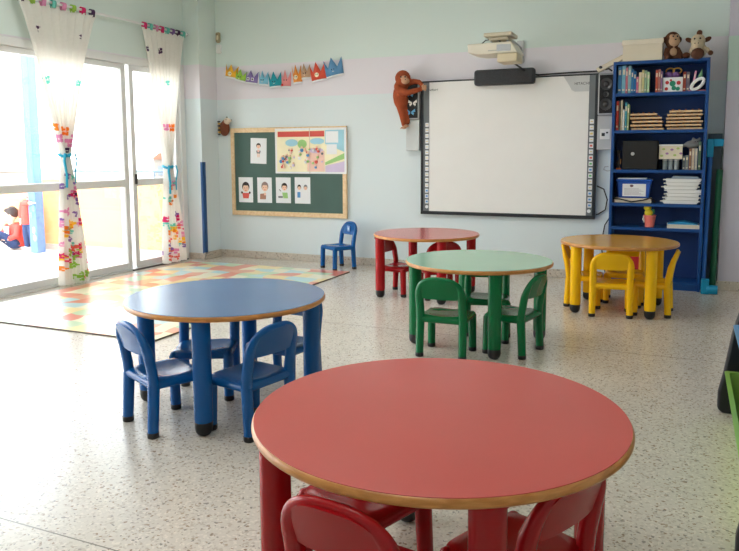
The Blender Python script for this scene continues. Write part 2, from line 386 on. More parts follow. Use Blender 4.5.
# ---------------------------------------------------------------- chairs (local +y is forward)
def make_chair(color):
    t = bpy.data.objects.new('child_chair', None); C.objects.link(t); t.empty_display_size = 0.05
    m = P[color][1]
    W, D = 0.135, 0.112
    ZS = 0.262
    # seat: rounded dished plate with thick tubular side rails
    s = MB(); N = 16; vs = []; fs = []
    for layer in (0, 1):
        for j in range(N + 1):
            for i in range(N + 1):
                u, v = -1 + 2 * i / N, -1 + 2 * j / N
                k = (abs(u) ** 6 + abs(v) ** 6) ** (1 / 6); sc = max(abs(u), abs(v)) / k if k > 1e-6 else 1
                x, y = u * sc * (W + 0.012), v * sc * (D + 0.02) + 0.004
                rr = min(1.0, (u * u + v * v))
                z = ZS - 0.012 * (1 - rr) if layer else ZS - 0.03
                e = max(abs(u), abs(v))
                if layer and e > 0.97: z -= 0.008
                vs.append((x, y, z))
    n1 = (N + 1) * (N + 1)
    for j in range(N):
        for i in range(N):
            a = j * (N + 1) + i
            fs.append((a, a + N + 1, a + N + 2, a + 1)); fs.append((n1 + a, n1 + a + 1, n1 + a + N + 2, n1 + a + N + 1))
    rim = [i for i in range(N + 1)] + [j * (N + 1) + N for j in range(1, N + 1)] + [N * (N + 1) + i for i in range(N - 1, -1, -1)] + [j * (N + 1) for j in range(N - 1, 0, -1)]
    for q in range(len(rim)):
        a, b = rim[q], rim[(q + 1) % len(rim)]; fs.append((a, b, n1 + b, n1 + a))
    s.add(vs, fs); s.build('seat', m, t, smooth=50)
    # apron rails under the seat
    r = MB(); zr = ZS - 0.027
    for sx in (-1, 1): r.tube([(sx * W, -D, zr), (sx * W, D, zr)], 0.021, 12, flat=1.0)
    r.tube([(-W, D, zr), (W, D, zr)], 0.021, 12); r.tube([(-W, -D, zr), (W, -D, zr)], 0.021, 12)
    for sx in (-1, 1): r.blob((sx * W, D, zr), 0.0235)
    r.build('seat_rail', m, t, smooth=60)
    # legs
    for sx in (-1, 1):
        for y, sp in ((D, 0.006), (-D, -0.012)):
            lg = MB().tube([(sx * (W + 0.002), y + sp, 0.020), (sx * W, y, zr)], [0.0245, 0.0265], 16).build('leg', m, t, smooth=60)
            MB().lathe([(0.023, 0), (0.0255, 0.003), (0.0265, 0.024), (0.0245, 0.026)], 16, c=(sx * (W + 0.002), y + sp)).build('foot', M_black, lg)
    # back frame: posts rising and joining in an arch
    pts = []
    def yb(z): return -D - 0.17 * max(0, z - ZS) - 0.16 * max(0, z - 0.38)
    for z in (zr, 0.29, 0.32, 0.35, 0.375): pts.append((-W, yb(z), z))
    NA = 18
    for i in range(NA + 1):
        a = PI - PI * i / NA
        x = W * math.copysign(abs(math.cos(a)) ** 0.72, math.cos(a)); z = 0.388 + 0.107 * abs(math.sin(a)) ** 0.8
        pts.append((x, yb(z), z))
    for z in (0.375, 0.35, 0.32, 0.29, zr): pts.append((W, yb(z), z))
    rad = []
    for p in pts:
        rad.append(0.027 if p[2] < 0.39 else 0.027 - 0.011 * min(1, (p[2] - 0.39) / 0.09))
    MB().tube(pts, rad, 12, up=(0, 1, 0), flat=0.85).build('back_frame', m, t, smooth=60)
    # backrest panel, bowed backwards
    p = MB(); vs = []; fs = []; NX, NZ = 20, 8
    for layer in (0, 1):
        for j in range(NZ + 1):
            for i in range(NX + 1):
                u = -1 + 2 * i / NX
                x = u * (W - 0.002)
                ca = min(1, abs(u)) ** (1 / 0.72)
                ztop = 0.388 + 0.107 * max(0, (1 - ca * ca)) ** 0.40
                zb = 0.368 + 0.012 * abs(u) ** 6
                z = zb + (max(ztop, zb + 0.002) - zb) * j / NZ
                y = yb(z) - 0.012 * (1 - u * u) + (0.011 if layer else -0.011)
                vs.append((x, y, z))
    n1 = (NX + 1) * (NZ + 1)
    for j in range(NZ):
        for i in range(NX):
            a = j * (NX + 1) + i
            fs.append((a, a + 1, a + NX + 2, a + NX + 1)); fs.append((n1 + a, n1 + a + NX + 1, n1 + a + NX + 2, n1 + a + 1))
    rim = [i for i in range(NX + 1)] + [j * (NX + 1) + NX for j in range(1, NZ + 1)] + [NZ * (NX + 1) + i for i in range(NX - 1, -1, -1)] + [j * (NX + 1) for j in range(NZ - 1, 0, -1)]
    for q in range(len(rim)):
        a, b = rim[q], rim[(q + 1) % len(rim)]; fs.append((a, b, n1 + b, n1 + a))
    p.add(vs, fs); p.build('backrest', m, t, smooth=60)
    return t
def rot2(a, v): return (v[0] * math.cos(a) - v[1] * math.sin(a), v[0] * math.sin(a) + v[1] * math.cos(a))
G = {'blue': 'blue chairs around the blue table', 'green': 'green chairs around the green table', 'yellow': 'yellow chairs around the yellow table', 'red': 'red chairs around the foreground red table', 'red2': 'red chairs around the back red table', 'wall': None}
chairs = [
 ('blue', 'blue', -2.20, 2.567, 65, 'blue chair at the near left of the blue table, its back towards the window'),
 ('blue', 'blue', -1.805, 2.69, 168, 'blue chair at the near right of the blue table, nearest the foreground red table'),
 ('blue', 'blue', -2.28, 2.985, -64, 'blue chair tucked under the far left side of the blue table, seat facing us'),
 ('blue', 'blue', -1.95, 3.22, -97, 'blue chair at the far right of the blue table, half hidden by a table leg'),
 ('blue', 'wall', -3.475, 6.925, 236, 'lone blue chair by the back wall below the green board, sticker on its back'),
 ('green', 'green', -1.346, 4.19, 91, 'green chair at the near left of the green table with its back to us'),
 ('green', 'green', -0.972, 4.398, 168, 'green chair at the right of the green table, seen from the side'),
 ('green', 'green', -1.25, 4.80, -75, 'green chair at the far side of the green table, seat facing us'),
 ('yellow', 'yellow', -0.508, 5.73, 97, 'yellow chair in front of the yellow table with its back to us'),
 ('yellow', 'yellow', -0.21, 5.89, 178, 'yellow chair at the right side of the yellow table nearest the bookcase end'),
 ('yellow', 'yellow', -0.745, 6.03, 2, 'yellow chair at the left side of the yellow table'),
 ('yellow', 'yellow', -0.45, 6.27, -88, 'yellow chair behind the yellow table facing us, mostly hidden'),
 ('red', 'red', -0.65, 1.465, 82, 'red chair under the near left edge of the foreground red table, back to us'),
 ('red', 'red', -0.36, 1.71, 155, 'red chair under the right edge of the foreground red table'),
 ('red', 'red', -0.843, 1.835, -110, 'red chair under the foreground red table facing us, only its seat showing'),
 ('red', 'red2', -2.335, 5.88, -8, 'red chair at the left side of the back red table'),
 ('red', 'red2', -1.955, 5.86, 125, 'red chair at the right side of the back red table, behind the green table'),
]
proto = {}
for col, g, x, y, a, lb in chairs:
    if col not in proto:
        o = proto[col] = make_chair(col); o.location = (x, y, 0); o.rotation_euler = (0, 0, R(a - 90))
    else:
        o = dup(proto[col], (x, y, 0), R(a - 90))
        if 'group' in o: del o['group']
    tag(o, lb, 'chair', G[g])
    if g == 'wall':
        s = MB(); s.prism([(-0.024, 0.40), (0.024, 0.40), (0.026, 0.46), (-0.026, 0.46)], -0.139, -0.1335)
        s.prism(disc(0, 0.43, 0.011, 0.016), -0.1335, -0.1325, 1)
        k = s.build('sticker', [mat('blue sticker film', (120, 160, 214), 0.4), mat('pale sticker motif', (210, 226, 240), 0.5)], o)

# ---------------------------------------------------------------- rug
rg = B(-5.28, -3.24, 3.68, 6.72, 0.0005, 0.012).build('play_mat', [M_rug], None, 0.003)
tag(rg, 'large multicoloured patchwork play mat lying by the window', 'rug')
ed = MB(); 
for a in ((-5.283, -3.237, 3.676, 3.68), (-5.283, -3.237, 6.72, 6.724), (-5.284, -5.28, 3.68, 6.72), (-3.24, -3.236, 3.68, 6.72)): ed.box(a[0], a[1], a[2], a[3], 0.0005, 0.0105)
ed.build('mat_edge', mat('dark mat edge', (96, 82, 72), 0.7), rg)

# ---------------------------------------------------------------- curtains
M_curt = sheer('sheer white curtain', (247, 244, 238), 0.38)
fly = [sheer('print plum', (84, 52, 92), 0.2), sheer('print mint', (120, 214, 200), 0.3), sheer('print orange', (246, 150, 50), 0.3), sheer('print pink', (236, 160, 200), 0.3),
       sheer('print magenta', (226, 52, 120), 0.3), sheer('print yellow', (250, 210, 70), 0.3), sheer('print lime', (170, 212, 90), 0.3), sheer('print violet', (150, 110, 180), 0.3), sheer('print coral', (240, 120, 100), 0.3)]
XC = -5.385
def curtain(ya, yb_, yt, zt, b0, b1, zb, prints, label, seed, ties=1):
    rnd = random.Random(seed)
    root = thing('curtain', label, 'curtain', (XC, (ya + yb_) / 2, 0), 0, 'tied curtains at the glazed doors')
    cy = root.location.y
    ZT = 2.60; NU, NV = 160, 430; nf = 9
    ph = [rnd.uniform(0, 6.28) for _ in range(4)]
    vs = []
    for j in range(NV + 1):
        z = ZT + (zb - ZT) * j / NV
        if z >= zt:
            k = (ZT - z) / (ZT - zt); e = k ** 0.86
            l = ya + (yt - 0.036 - ya) * e; r = yb_ + (yt + 0.036 - yb_) * e
            amp = 0.024 + 0.016 * k
        else:
            k = (zt - z) / (zt - zb); e = 1 - (1 - k) ** 1.5
            l = yt - 0.036 + (b0 - yt + 0.036) * e; r = yt + 0.036 + (b1 - yt - 0.036) * e
            amp = 0.034 + 0.02 * k
        for i in range(NU + 1):
            u = i / NU
            y = l + (r - l) * (u + 0.012 * math.sin(2 * PI * nf * u + ph[0]) )
            x = amp * math.sin(2 * PI * nf * u + 0.5 * math.sin(3 * u + ph[1] + z)) + 0.3 * amp * math.sin(2 * PI * 2.3 * u + ph[2] + 1.3 * z)
            vs.append((x, y - cy, z))
    fs = []; ms = []
    def bf(dy, dz, s, ang):
        c, q = math.cos(ang), math.sin(ang); a, b = (dy * c + dz * q) / s, (-dy * q + dz * c) / s
        a = abs(a)
        return (a - 0.52 - 0.2 * (b - 0.4)) ** 2 / 0.17 + (b - 0.42) ** 2 / 0.17 < 1 or (a - 0.36) ** 2 / 0.09 + (b + 0.42) ** 2 / 0.12 < 1 or (a < 0.09 and abs(b) < 0.8)
    for j in range(NV):
        for i in range(NU):
            a = j * (NU + 1) + i
            c = (Vector(vs[a]) + Vector(vs[a + NU + 2])) / 2; y, z = c.y + cy, c.z; mi = 0
            for (py, pz, s, col, an) in prints:
                if abs(y - py) < 1.2 * s and abs(z - pz) < 1.2 * s and bf(y - py, z - pz, s, an): mi = col + 1
            fs.append((a, a + 1, a + NU + 2, a + NU + 1)); ms.append(mi)
    mb = MB(); mb.v = [Vector(p) for p in vs]; mb.f = [list(f) for f in fs]; mb.m = ms
    mb.build('cloth', [M_curt] + fly, root, smooth=180)
    # tab loops over the rod
    n = 8; cols = [0, 6, 3, 1, 3, 6, 4, 0] if seed == 1 else [4, 1, 3, 4, 1, 7, 0, 1]
    for k in range(n):
        y = ya + (yb_ - ya) * (k + 0.5) / n - cy
        lp = MB(); prof = []
        for q in range(13):
            a = -PI * 0.15 + PI * 1.3 * q / 12
            prof.append((0.022 * math.cos(a), 0.026 * math.sin(a) + 2.632))
        prof = [(0.012, 2.585)] + prof + [(-0.012, 2.585)]
        w2 = 0.024; vv = []; ff = []
        for (x, z) in prof: vv += [(x, y - w2, z), (x, y + w2, z)]
        for q in range(len(prof) - 1): ff.append((2 * q, 2 * q + 1, 2 * q + 3, 2 * q + 2))
        lp.add(vv, ff)
        o = lp.build('tab_loop', fly[cols[k]], root)
        sd = o.modifiers.new('s', 'SOLIDIFY'); sd.thickness = 0.002
    # turquoise ribbon
    M_rib = mat('turquoise ribbon', (20, 170, 205), 0.5)
    t = MB(); ring = [(0.052 * math.cos(2 * PI * q / 20), yt - cy + 0.052 * math.sin(2 * PI * q / 20), zt + 0.01 * math.sin(4 * PI * q / 20)) for q in range(21)]
    t.tube(ring, 0.013, 8, flat=1.0)
    for sy, ln in ((-1, 0.30), (1, 0.26)):
        t.tube([(0.055, yt - cy + 0.01 * sy, zt), (0.07, yt - cy + 0.06 * sy, zt + 0.015), (0.075, yt - cy + 0.075 * sy, zt - 0.05), (0.07, yt - cy + 0.05 * sy, zt - ln * .6), (0.068, yt - cy + 0.055 * sy, zt - ln)], [0.009, 0.014, 0.014, 0.012, 0.012], 8, flat=0.4)
    t.blob((0.06, yt - cy, zt), (0.016, 0.02, 0.018))
    t.build('tieback', M_rib, root)
    return root
def scatter(rnd, n, y0, y1, z0, z1, cols):
    # printed butterflies at random spots
    return [(rnd.uniform(y0, y1), rnd.uniform(z0, z1), rnd.uniform(0.024, 0.046), rnd.choice(cols), rnd.uniform(-0.7, 0.7)) for _ in range(n)]
rn = random.Random(3)
pr1 = [(4.79, 2.37, 0.035, 0, 0.1), (5.28, 2.36, 0.03, 0, -0.4), (4.86, 1.93, 0.045, 1, 0.3), (5.22, 1.93, 0.035, 1, 0), (4.90, 1.50, 0.045, 2, 0.2), (5.02, 1.47, 0.05, 2, 0), (5.16, 1.51, 0.045, 2, -0.2),
       (4.95, 1.40, 0.05, 3, 0.3), (5.05, 1.36, 0.05, 3, 0), (5.12, 1.41, 0.04, 3, 0), (5.03, 1.29, 0.03, 0, 0)] + scatter(rn, 14, 4.96, 5.16, 0.62, 1.05, [4, 0, 1, 3, 7]) + scatter(rn, 46, 4.9, 5.24, 0.04, 0.66, [4, 2, 1, 3, 5, 6, 7, 8])
pr2 = [(6.19, 2.38, 0.035, 0, 0.1), (6.39, 2.38, 0.035, 0, 0.4), (6.80, 2.40, 0.03, 0, -0.2), (6.50, 2.04, 0.035, 1, 0.2), (6.44, 1.55, 0.045, 3, 0), (6.53, 1.55, 0.05, 2, 0)] \
    + scatter(rn, 7, 6.42, 6.58, 0.55, 0.95, [2, 7, 1, 3]) + scatter(rn, 34, 6.36, 6.68, 0.04, 0.55, [4, 2, 1, 3, 5, 8, 7])
curtain(4.57, 5.50, 5.02, 1.245, 4.90, 5.22, 0.02, pr1, 'white butterfly-print curtain nearest us, tied with a turquoise ribbon', 1)
curtain(6.13, 6.86, 6.47, 1.11, 6.34, 6.70, 0.025, pr2, 'white butterfly-print curtain in the far corner, tied with a turquoise ribbon', 2)
rod = thing('curtain_rod', 'thin white curtain rod above the glazed doors', 'curtain rod', (XC, 5.6, 2.632))
MB().tube([(0, -1.6, 0), (0, 1.29, 0)], 0.012, 10).build('rod', M_frame, rod)
for y in (-1.3, 1.27): MB().tube([(0, y, 0), (-0.085, y, 0)], 0.008, 8).build('bracket', M_frame, rod)
MB().blob((0, 1.295, 0), 0.018).build('finial', M_grey, rod)

# ---------------------------------------------------------------- pier things
cg = thing('corner_guard', 'long dark blue foam guard on the edge of the corner pier', 'corner guard', (-5.25, 6.92, 0.06))
g = MB(); pts = []
for q in range(9):
    a = -PI / 2 + PI / 2 * q / 8 - 0.0
    pts.append((0.022 * math.cos(a) + 0.0, 0.022 * math.sin(a)))
g.prism([(-0.022, 0.0), (-0.022, -0.01), (0.004, -0.01), (0.012, -0.002), (0.012, 0.05), (0.001, 0.05), (0.001, -0.001)], 0, 1.1, 0, Matrix(((1, 0, 0, 0), (0, 0, 1, 0), (0, 1, 0, 0), (0, 0, 0, 1))))
g.build('foam_strip', mat('navy foam', (38, 84, 140), 0.6), cg, 0.002)

sn = thing('motion_sensor', 'small beige detector above a white box in the corner of the ceiling wall', 'sensor', (-5.195, YB, 2.45))
MB().box(-0.028, 0.028, -0.045, 0, 0.12, 0.245).build('housing', mat('beige plastic', (158, 148, 116), 0.4), sn, 0.02, seg=4)
MB().blob((0, -0.045, 0.18), (0.018, 0.012, 0.03)).build('lens', mat('lens beige', (214, 204, 176), 0.3), sn)
MB().box(-0.034, 0.034, -0.03, 0, 0, 0.10).build('junction_box', M_white, sn, 0.006)
# hedgehog cuddly at the edge of the board
hh = thing('hedgehog_toy', 'small brown and yellow hedgehog toy hanging left of the green board', 'toy', (-5.13, YB - 0.035, 1.56))
b = MB(); b.blob((0, 0, 0), (0.075, 0.03, 0.095)); b.blob((0.02, -0.005, 0.06), (0.05, 0.03, 0.05))
b.build('body', mat('brown felt', (112, 60, 38), 0.9, bump=0.4), hh, remesh=0.008)
b = MB()
for k in range(7):
    z = -0.07 + k * 0.025; b.blob((-0.07 + 0.004 * (k % 2), -0.012, z), (0.02, 0.02, 0.010), 0 if k % 2 else 1)
b.build('spines', [mat('yellow felt', (232, 190, 60), 0.9), mat('black felt', (30, 26, 24), 0.9)], hh)
b = MB(); b.blob((0.055, -0.02, 0.085), (0.045, 0.028, 0.040)); b.blob((0.1, -0.02, 0.09), (0.018, 0.015, 0.014)); b.build('face', mat('cream felt', (226, 206, 184), 0.9), hh)
b = MB(); b.blob((0.115, -0.022, 0.096), 0.007); b.blob((0.06, -0.05, 0.10), 0.006); b.blob((0.045, -0.01, 0.125), (0.012, 0.01, 0.014)); b.build('nose_and_eyes', M_black, hh)

# ---------------------------------------------------------------- green board with papers
bd = thing('pin_board', 'dark green board in a light wooden frame on the back wall', 'board', (-4.28, YB, 1.04))
bw, bh = 1.545, 1.04
MB().box(-bw / 2 + 0.03, bw / 2 - 0.03, -0.02, -0.004, -bh / 2 + 0.03, bh / 2 - 0.03).build('panel', mat('chalkboard green', (74, 102, 94), 0.7, 0.06, 3), bd)
f = MB()
for a in ((-bw / 2, bw / 2, bh / 2 - 0.055, bh / 2), (-bw / 2, bw / 2, -bh / 2, -bh / 2 + 0.055), (-bw / 2, -bw / 2 + 0.05, -bh / 2 + 0.055, bh / 2 - 0.055), (bw / 2 - 0.05, bw / 2, -bh / 2 + 0.055, bh / 2 - 0.055)):
    f.box(a[0], a[1], -0.032, 0.0, a[2], a[3])
f.build('frame', M_pine, bd, 0.004)
M_skin = mat('printed skin tone', (246, 206, 178), 0.8); M_hair = mat('printed dark hair', (50, 38, 36), 0.8)
art = [M_paper, M_skin, M_hair, mat('printed red', (220, 92, 82), 0.8), mat('printed green', (160, 206, 130), 0.8), mat('printed blue', (90, 150, 206), 0.8), mat('printed brown', (176, 132, 112), 0.8),
       mat('printed grey hair', (150, 130, 124), 0.8), mat('printed violet', (216, 200, 226), 0.8), mat('printed yellow', (248, 240, 206), 0.8), mat('printed pink', (242, 204, 190), 0.8), mat('printed sky', (164, 212, 228), 0.8), mat('printed grey', (120, 124, 130), 0.8)]
GP = 'drawings pinned on the green board'
def sheet(cx, cz, w, h, tilt, shapes, label, name='drawing', cat='drawing', group=GP, yb=-0.022):
    o = thing(name, label, cat, (cx, YB + yb, cz), 0, group); o.rotation_euler = (0, R(tilt), 0)
    s = MB(); s.box(-w / 2, w / 2, -0.001, 0.0, -h / 2, h / 2, 0)
    for k, (mi, poly) in enumerate(shapes):
        s.prism([(x * w / 2, z * h / 2) for x, z in poly], -0.0014 - 0.0002 * k, -0.0011, mi)
    s.build('paper', art, o, smooth=10); return o
def face(cx, cz, r, asp, hair=2, hw=1.0):
    return [(hair, disc(cx, cz + 0.12 * r, r * 1.1 * hw, r * asp * 1.12, 16)), (1, disc(cx, cz - 0.15 * r, r * 0.88, r * asp * 0.85, 16)),
            (hair, disc(cx, cz + r * asp * 0.35, r * 0.95, r * asp * 0.5, 12, 10, 170)),
            (2, disc(cx - r * 0.35, cz - 0.1 * r, r * 0.09, r * 0.07, 6)), (2, disc(cx + r * 0.35, cz - 0.1 * r, r * 0.09, r * 0.07, 6)), (3, disc(cx, cz - r * 0.5, r * 0.22, r * 0.07, 6))]
asp = 0.72
sheet(-4.665, 1.288, 0.222, 0.30, 2, face(0, 0.38, 0.26, 0.7) + [(12, [(-0.28, 0.02), (0.28, 0.02), (0.2, -0.2), (-0.2, -0.2)]), (10, [(-0.16, 0.1), (0.16, 0.1), (0.12, -0.1), (-0.12, -0.1)]), (1, [(-0.15, -0.2), (-0.04, -0.2), (-0.05, -0.5), (-0.12, -0.5)]), (1, [(0.15, -0.2), (0.04, -0.2), (0.05, -0.5), (0.12, -0.5)])],
      'slightly tilted drawing of a small standing child, upper left of the green board')
sheet(-4.855, 0.825, 0.20, 0.30, 0, face(0, 0.2, 0.48, 0.72) + [(2, disc(-0.55, -0.22, 0.13, 0.1, 8)), (2, disc(0.55, -0.22, 0.13, 0.1, 8)), (3, [(-0.5, -0.25), (0.5, -0.25), (0.38, -0.68), (-0.38, -0.68)])],
      'drawing of a dark-haired girl with bunches and a red top, first in the lower row')
sheet(-4.592, 0.825, 0.20, 0.30, 0, face(0.05, 0.25, 0.44, 0.75, 7) + [(6, [(-0.62, -0.3), (-0.05, -0.25), (0.2, -0.45), (0.15, -0.72), (-0.65, -0.72)]), (1, disc(0.05, -0.3, 0.16, 0.12, 8))],
      'drawing of a grey-haired figure in a brown top, second in the lower row')
sheet(-4.335, 0.828, 0.20, 0.30, 0, face(0.15, 0.25, 0.36, 0.72) + [(4, [(-0.15, -0.18), (0.55, -0.18), (0.62, -0.62), (0.0, -0.62)]), (12, [(-0.68, -0.46), (-0.08, -0.46), (-0.08, -0.6), (-0.68, -0.6)]), (12, [(-0.55, 0.1), (-0.3, -0.05), (-0.34, -0.1), (-0.58, 0.05)])],
      'drawing of a child in a green top at a plate, third in the lower row')
sheet(-4.078, 0.83, 0.205, 0.305, 0, face(-0.42, 0.22, 0.22, 0.8) + face(0.4, 0.22, 0.22, 0.8, 12) + [(5, [(-0.66, -0.12), (-0.28, -0.12), (-0.28, -0.55), (-0.66, -0.55)]), (0, [(0.2, -0.1), (0.55, -0.1), (0.55, -0.4), (0.2, -0.4)])],
      'drawing of two children facing each other, one in blue, last in the lower row')
# classroom poster
rp = random.Random(11); shp = [(9, [(-0.95, -0.92), (0.94, -0.92), (0.94, 0.9), (-0.95, 0.9)]), (3, [(-0.92, 0.62), (0.40, 0.62), (0.40, 0.86), (-0.92, 0.86)]), (11, [(0.42, 0.3), (0.94, -0.05), (0.94, 0.9), (0.42, 0.9)]),
    (0, [(0.44, 0.35), (0.78, 0.35), (0.78, 0.84), (0.44, 0.84)]), (0, [(0.46, -0.15), (0.74, -0.15), (0.74, 0.28), (0.46, 0.28)]), (4, [(0.42, -0.5), (0.94, -0.1), (0.94, -0.35), (0.42, -0.62)]), (8, [(0.42, -0.92), (0.94, -0.92), (0.94, -0.45), (0.42, -0.65)]),
    (9, [(-0.92, -0.9), (-0.1, -0.9), (-0.1, 0.6), (-0.92, 0.6)]), (10, [(-0.08, -0.9), (0.4, -0.9), (0.4, 0.0), (-0.08, 0.0)]), (11, disc(-0.52, 0.36, 0.18, 0.16)), (4, disc(-0.22, 0.30, 0.13, 0.2)), (11, disc(0.2, 0.42, 0.2, 0.14)), (8, disc(0.17, 0.02, 0.2, 0.12)), (9, disc(0.2, 0.2, 0.12, 0.1))]
for k in range(46):
    x, z = rp.uniform(-0.85, 0.36), rp.uniform(-0.85, 0.1); s = rp.uniform(0.02, 0.045)
    shp.append((rp.choice([3, 4, 5, 8, 10, 1, 12, 0]), disc(x, z, s, s * 1.9, 7))); shp.append((1, disc(x, z + s * 2.6, s * 0.7, s * 1.2, 7)))
po = sheet(-3.965, 1.285, 0.925, 0.52, 0, shp, 'wide colourful classroom-scene poster with a red strip on the green board', 'poster', 'poster', None, -0.034)
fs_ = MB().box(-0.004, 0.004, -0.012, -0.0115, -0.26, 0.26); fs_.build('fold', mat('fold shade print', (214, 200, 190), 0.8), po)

# ---------------------------------------------------------------- paper crowns
crown_specs = [(-5.045, 2.215, 0.17, 0.115, -12, (240, 180, 40), 'yellow paper crown, first of the row of crowns on the wall'),
 (-4.915, 2.165, 0.15, 0.10, -16, (150, 196, 70), 'lime green paper crown beside the yellow one'),
 (-4.765, 2.135, 0.165, 0.11, -8, (138, 120, 180), 'violet paper crown with two square windows drawn on'),
 (-4.60, 2.115, 0.12, 0.12, -3, (130, 196, 222), 'pale sky-blue paper crown between the violet and turquoise ones'),
 (-4.445, 2.09, 0.165, 0.13, 3, (30, 162, 178), 'turquoise paper crown in the middle of the row'),
 (-4.295, 2.09, 0.12, 0.14, -2, (238, 150, 150), 'pink paper crown shaped like a rabbit with a red spot'),
 (-4.15, 2.135, 0.115, 0.15, 4, (238, 150, 60), 'orange paper crown shaped like an animal face'),
 (-4.04, 2.165, 0.12, 0.12, 4, (196, 160, 130), 'tan paper crown between the orange and the red one'),
 (-3.88, 2.17, 0.19, 0.15, 8, (222, 82, 56), 'red paper crown with a white figure'),
 (-3.68, 2.245, 0.22, 0.15, 10, (92, 146, 190), 'steel blue paper crown, last and highest of the row')]
for k, (x, z, w_, h_, tl, col, lb) in enumerate(crown_specs):
    h_ *= 1.18
    o = thing('paper_hat', lb, 'paper crown', (x + 0.018, YB - 0.003 - 0.003 * (k % 2), z - (0.055 if k == 9 else 0.02 if k == 8 else -0.0)), 0, 'paper crowns strung on the back wall'); o.rotation_euler = (0, R(-tl), 0)
    m = mat('crown card %d' % k, col, 0.7, 0.06)
    N = 24; vs = []; fs = []
    for i in range(N + 1):
        u = -1 + 2 * i / N; y = -0.03 * (1 - u * u)
        d_ = min(abs(u), abs(abs(u) - 1)); pk = 1 - 2 * d_
        top = h_ * (0.10 + 0.62 * pk * (1.0 if abs(u) < 0.5 else 0.9))
        vs += [(u * w_ / 2, y, -h_ / 2 + 0.018), (u * w_ / 2 * 1.06, y - 0.006, top)]
    for i in range(N): fs.append((2 * i, 2 * i + 2, 2 * i + 3, 2 * i + 1))
    c = MB().add(vs, fs).build('card', m, o); sd = c.modifiers.new('s', 'SOLIDIFY'); sd.thickness = 0.0015
    vs = []; fs = []
    for i in range(N + 1):
        u = -1 + 2 * i / N; y = -0.031 * (1 - u * u) - 0.001
        vs += [(u * w_ / 2, y, -h_ / 2), (u * w_ / 2, y, -h_ / 2 + 0.02)]
    for i in range(N): fs.append((2 * i, 2 * i + 2, 2 * i + 3, 2 * i + 1))
    c = MB().add(vs, fs).build('paper_band', M_paper, o); sd = c.modifiers.new('s', 'SOLIDIFY'); sd.thickness = 0.0015
    d = MB(); dm = [M_paper, M_black, mat('crown red dot', (206, 40, 40), 0.7), mat('crown cream motif', (244, 232, 200), 0.7)]
    yv = -0.034
    if k in (2,):
        for sx in (-0.03, 0.03): d.box(sx - 0.016, sx + 0.016, yv - 0.002, yv + 0.002, -0.025, 0.008, 0); d.box(sx - 0.009, sx + 0.009, yv - 0.003, yv - 0.002, -0.018, 0.001, 1)
    elif k in (5,):
        d.prism(disc(-0.035, -0.05, 0.014, 0.014), yv - 0.002, yv, 2); d.prism(disc(-0.012, 0.005, 0.006, 0.008), yv - 0.002, yv, 1); d.prism(disc(0.02, 0.005, 0.006, 0.008), yv - 0.002, yv, 1)
    elif k in (0, 6, 8):
        d.prism(disc(-0.005, -0.015, 0.026, 0.026), yv - 0.002, yv, 3); d.prism(disc(-0.013, -0.01, 0.005, 0.007), yv - 0.003, yv - 0.002, 1); d.prism(disc(0.006, -0.01, 0.005, 0.007), yv - 0.003, yv - 0.002, 1)
    else:
        d.prism(disc(-0.015, -0.005, 0.006, 0.008), yv - 0.002, yv, 1); d.prism(disc(0.014, -0.005, 0.006, 0.008), yv - 0.002, yv, 1); d.prism([(-0.012, -0.03), (0.012, -0.03), (0, -0.022)], yv - 0.002, yv, 3)
    d.build('drawn_motif', dm, o)

# ---------------------------------------------------------------- whiteboard
wb = thing('interactive_whiteboard', 'large white interactive board with dark frame and icon strips', 'whiteboard', (-1.72, YB, 1.307))
X0, X1, Z0, Z1 = -0.895, 0.91, -0.703, 0.70
MB().box(X0 + 0.03, X1 - 0.03, -0.045, -0.004, Z0 + 0.03, Z1 - 0.012).build('screen', mat('white enamel', (242, 241, 238), 0.42, 0.01), wb)
f = MB(); f.box(X0, X1, -0.055, -0.002, Z0, Z0 + 0.035); f.box(X0, X1, -0.05, -0.002, Z1 - 0.014, Z1)
f.box(X0, X0 + 0.028, -0.055, -0.002, Z0 + 0.035, Z1 - 0.014); f.box(X1 - 0.028, X1, -0.055, -0.002, Z0 + 0.035, Z1 - 0.014)
f.build('frame', mat('black board frame', (36, 40, 46), 0.4), wb, 0.004)
for a, b2 in ((X0 + 0.028, X0 + 0.092), (X1 - 0.085, X1 - 0.028)):
    MB().box(a, b2, -0.049, -0.044, Z0 + 0.035, Z1 - 0.014).build('side_strip', mat('strip grey', (112, 118, 122), 0.45), wb)
ic = [M_paper, mat('icon red', (220, 120, 110), 0.6), mat('icon green', (120, 190, 130), 0.6), mat('icon blue', (110, 160, 210), 0.6), mat('icon yellow', (230, 210, 130), 0.6)]
for side, xa in (('l', X0 + 0.070), ('r', X1 - 0.052)):
    for k in range(15):
        z = 0.245 - k * 0.058; mi = 0 if side == 'l' or k > 11 else [0, 0, 4, 0, 1, 0, 1, 2, 3, 2, 0, 0][k]
        s = MB().box(xa - 0.019, xa + 0.019, -0.052, -0.048, z - 0.021, z + 0.021, 0)
        if mi or k > 11: s.box(xa - 0.012, xa + 0.012, -0.0535, -0.052, z - 0.010, z + 0.010, mi if mi else 3)
        else: s.box(xa - 0.010, xa + 0.010, -0.0535, -0.052, z - 0.004, z + 0.004, 4)
        s.build('icon_key', ic, wb, 0.003)
for xa in (X0 + 0.070, X1 - 0.056):
    MB().lathe([(0.0001, 0), (0.018, 0), (0.018, 0.004), (0.0001, 0.004)], 14, 0, Matrix.Translation((xa, -0.049, Z0 + 0.08)) @ Euler((R(90), 0, 0)).to_matrix().to_4x4()).build('round_key', M_paper, wb)
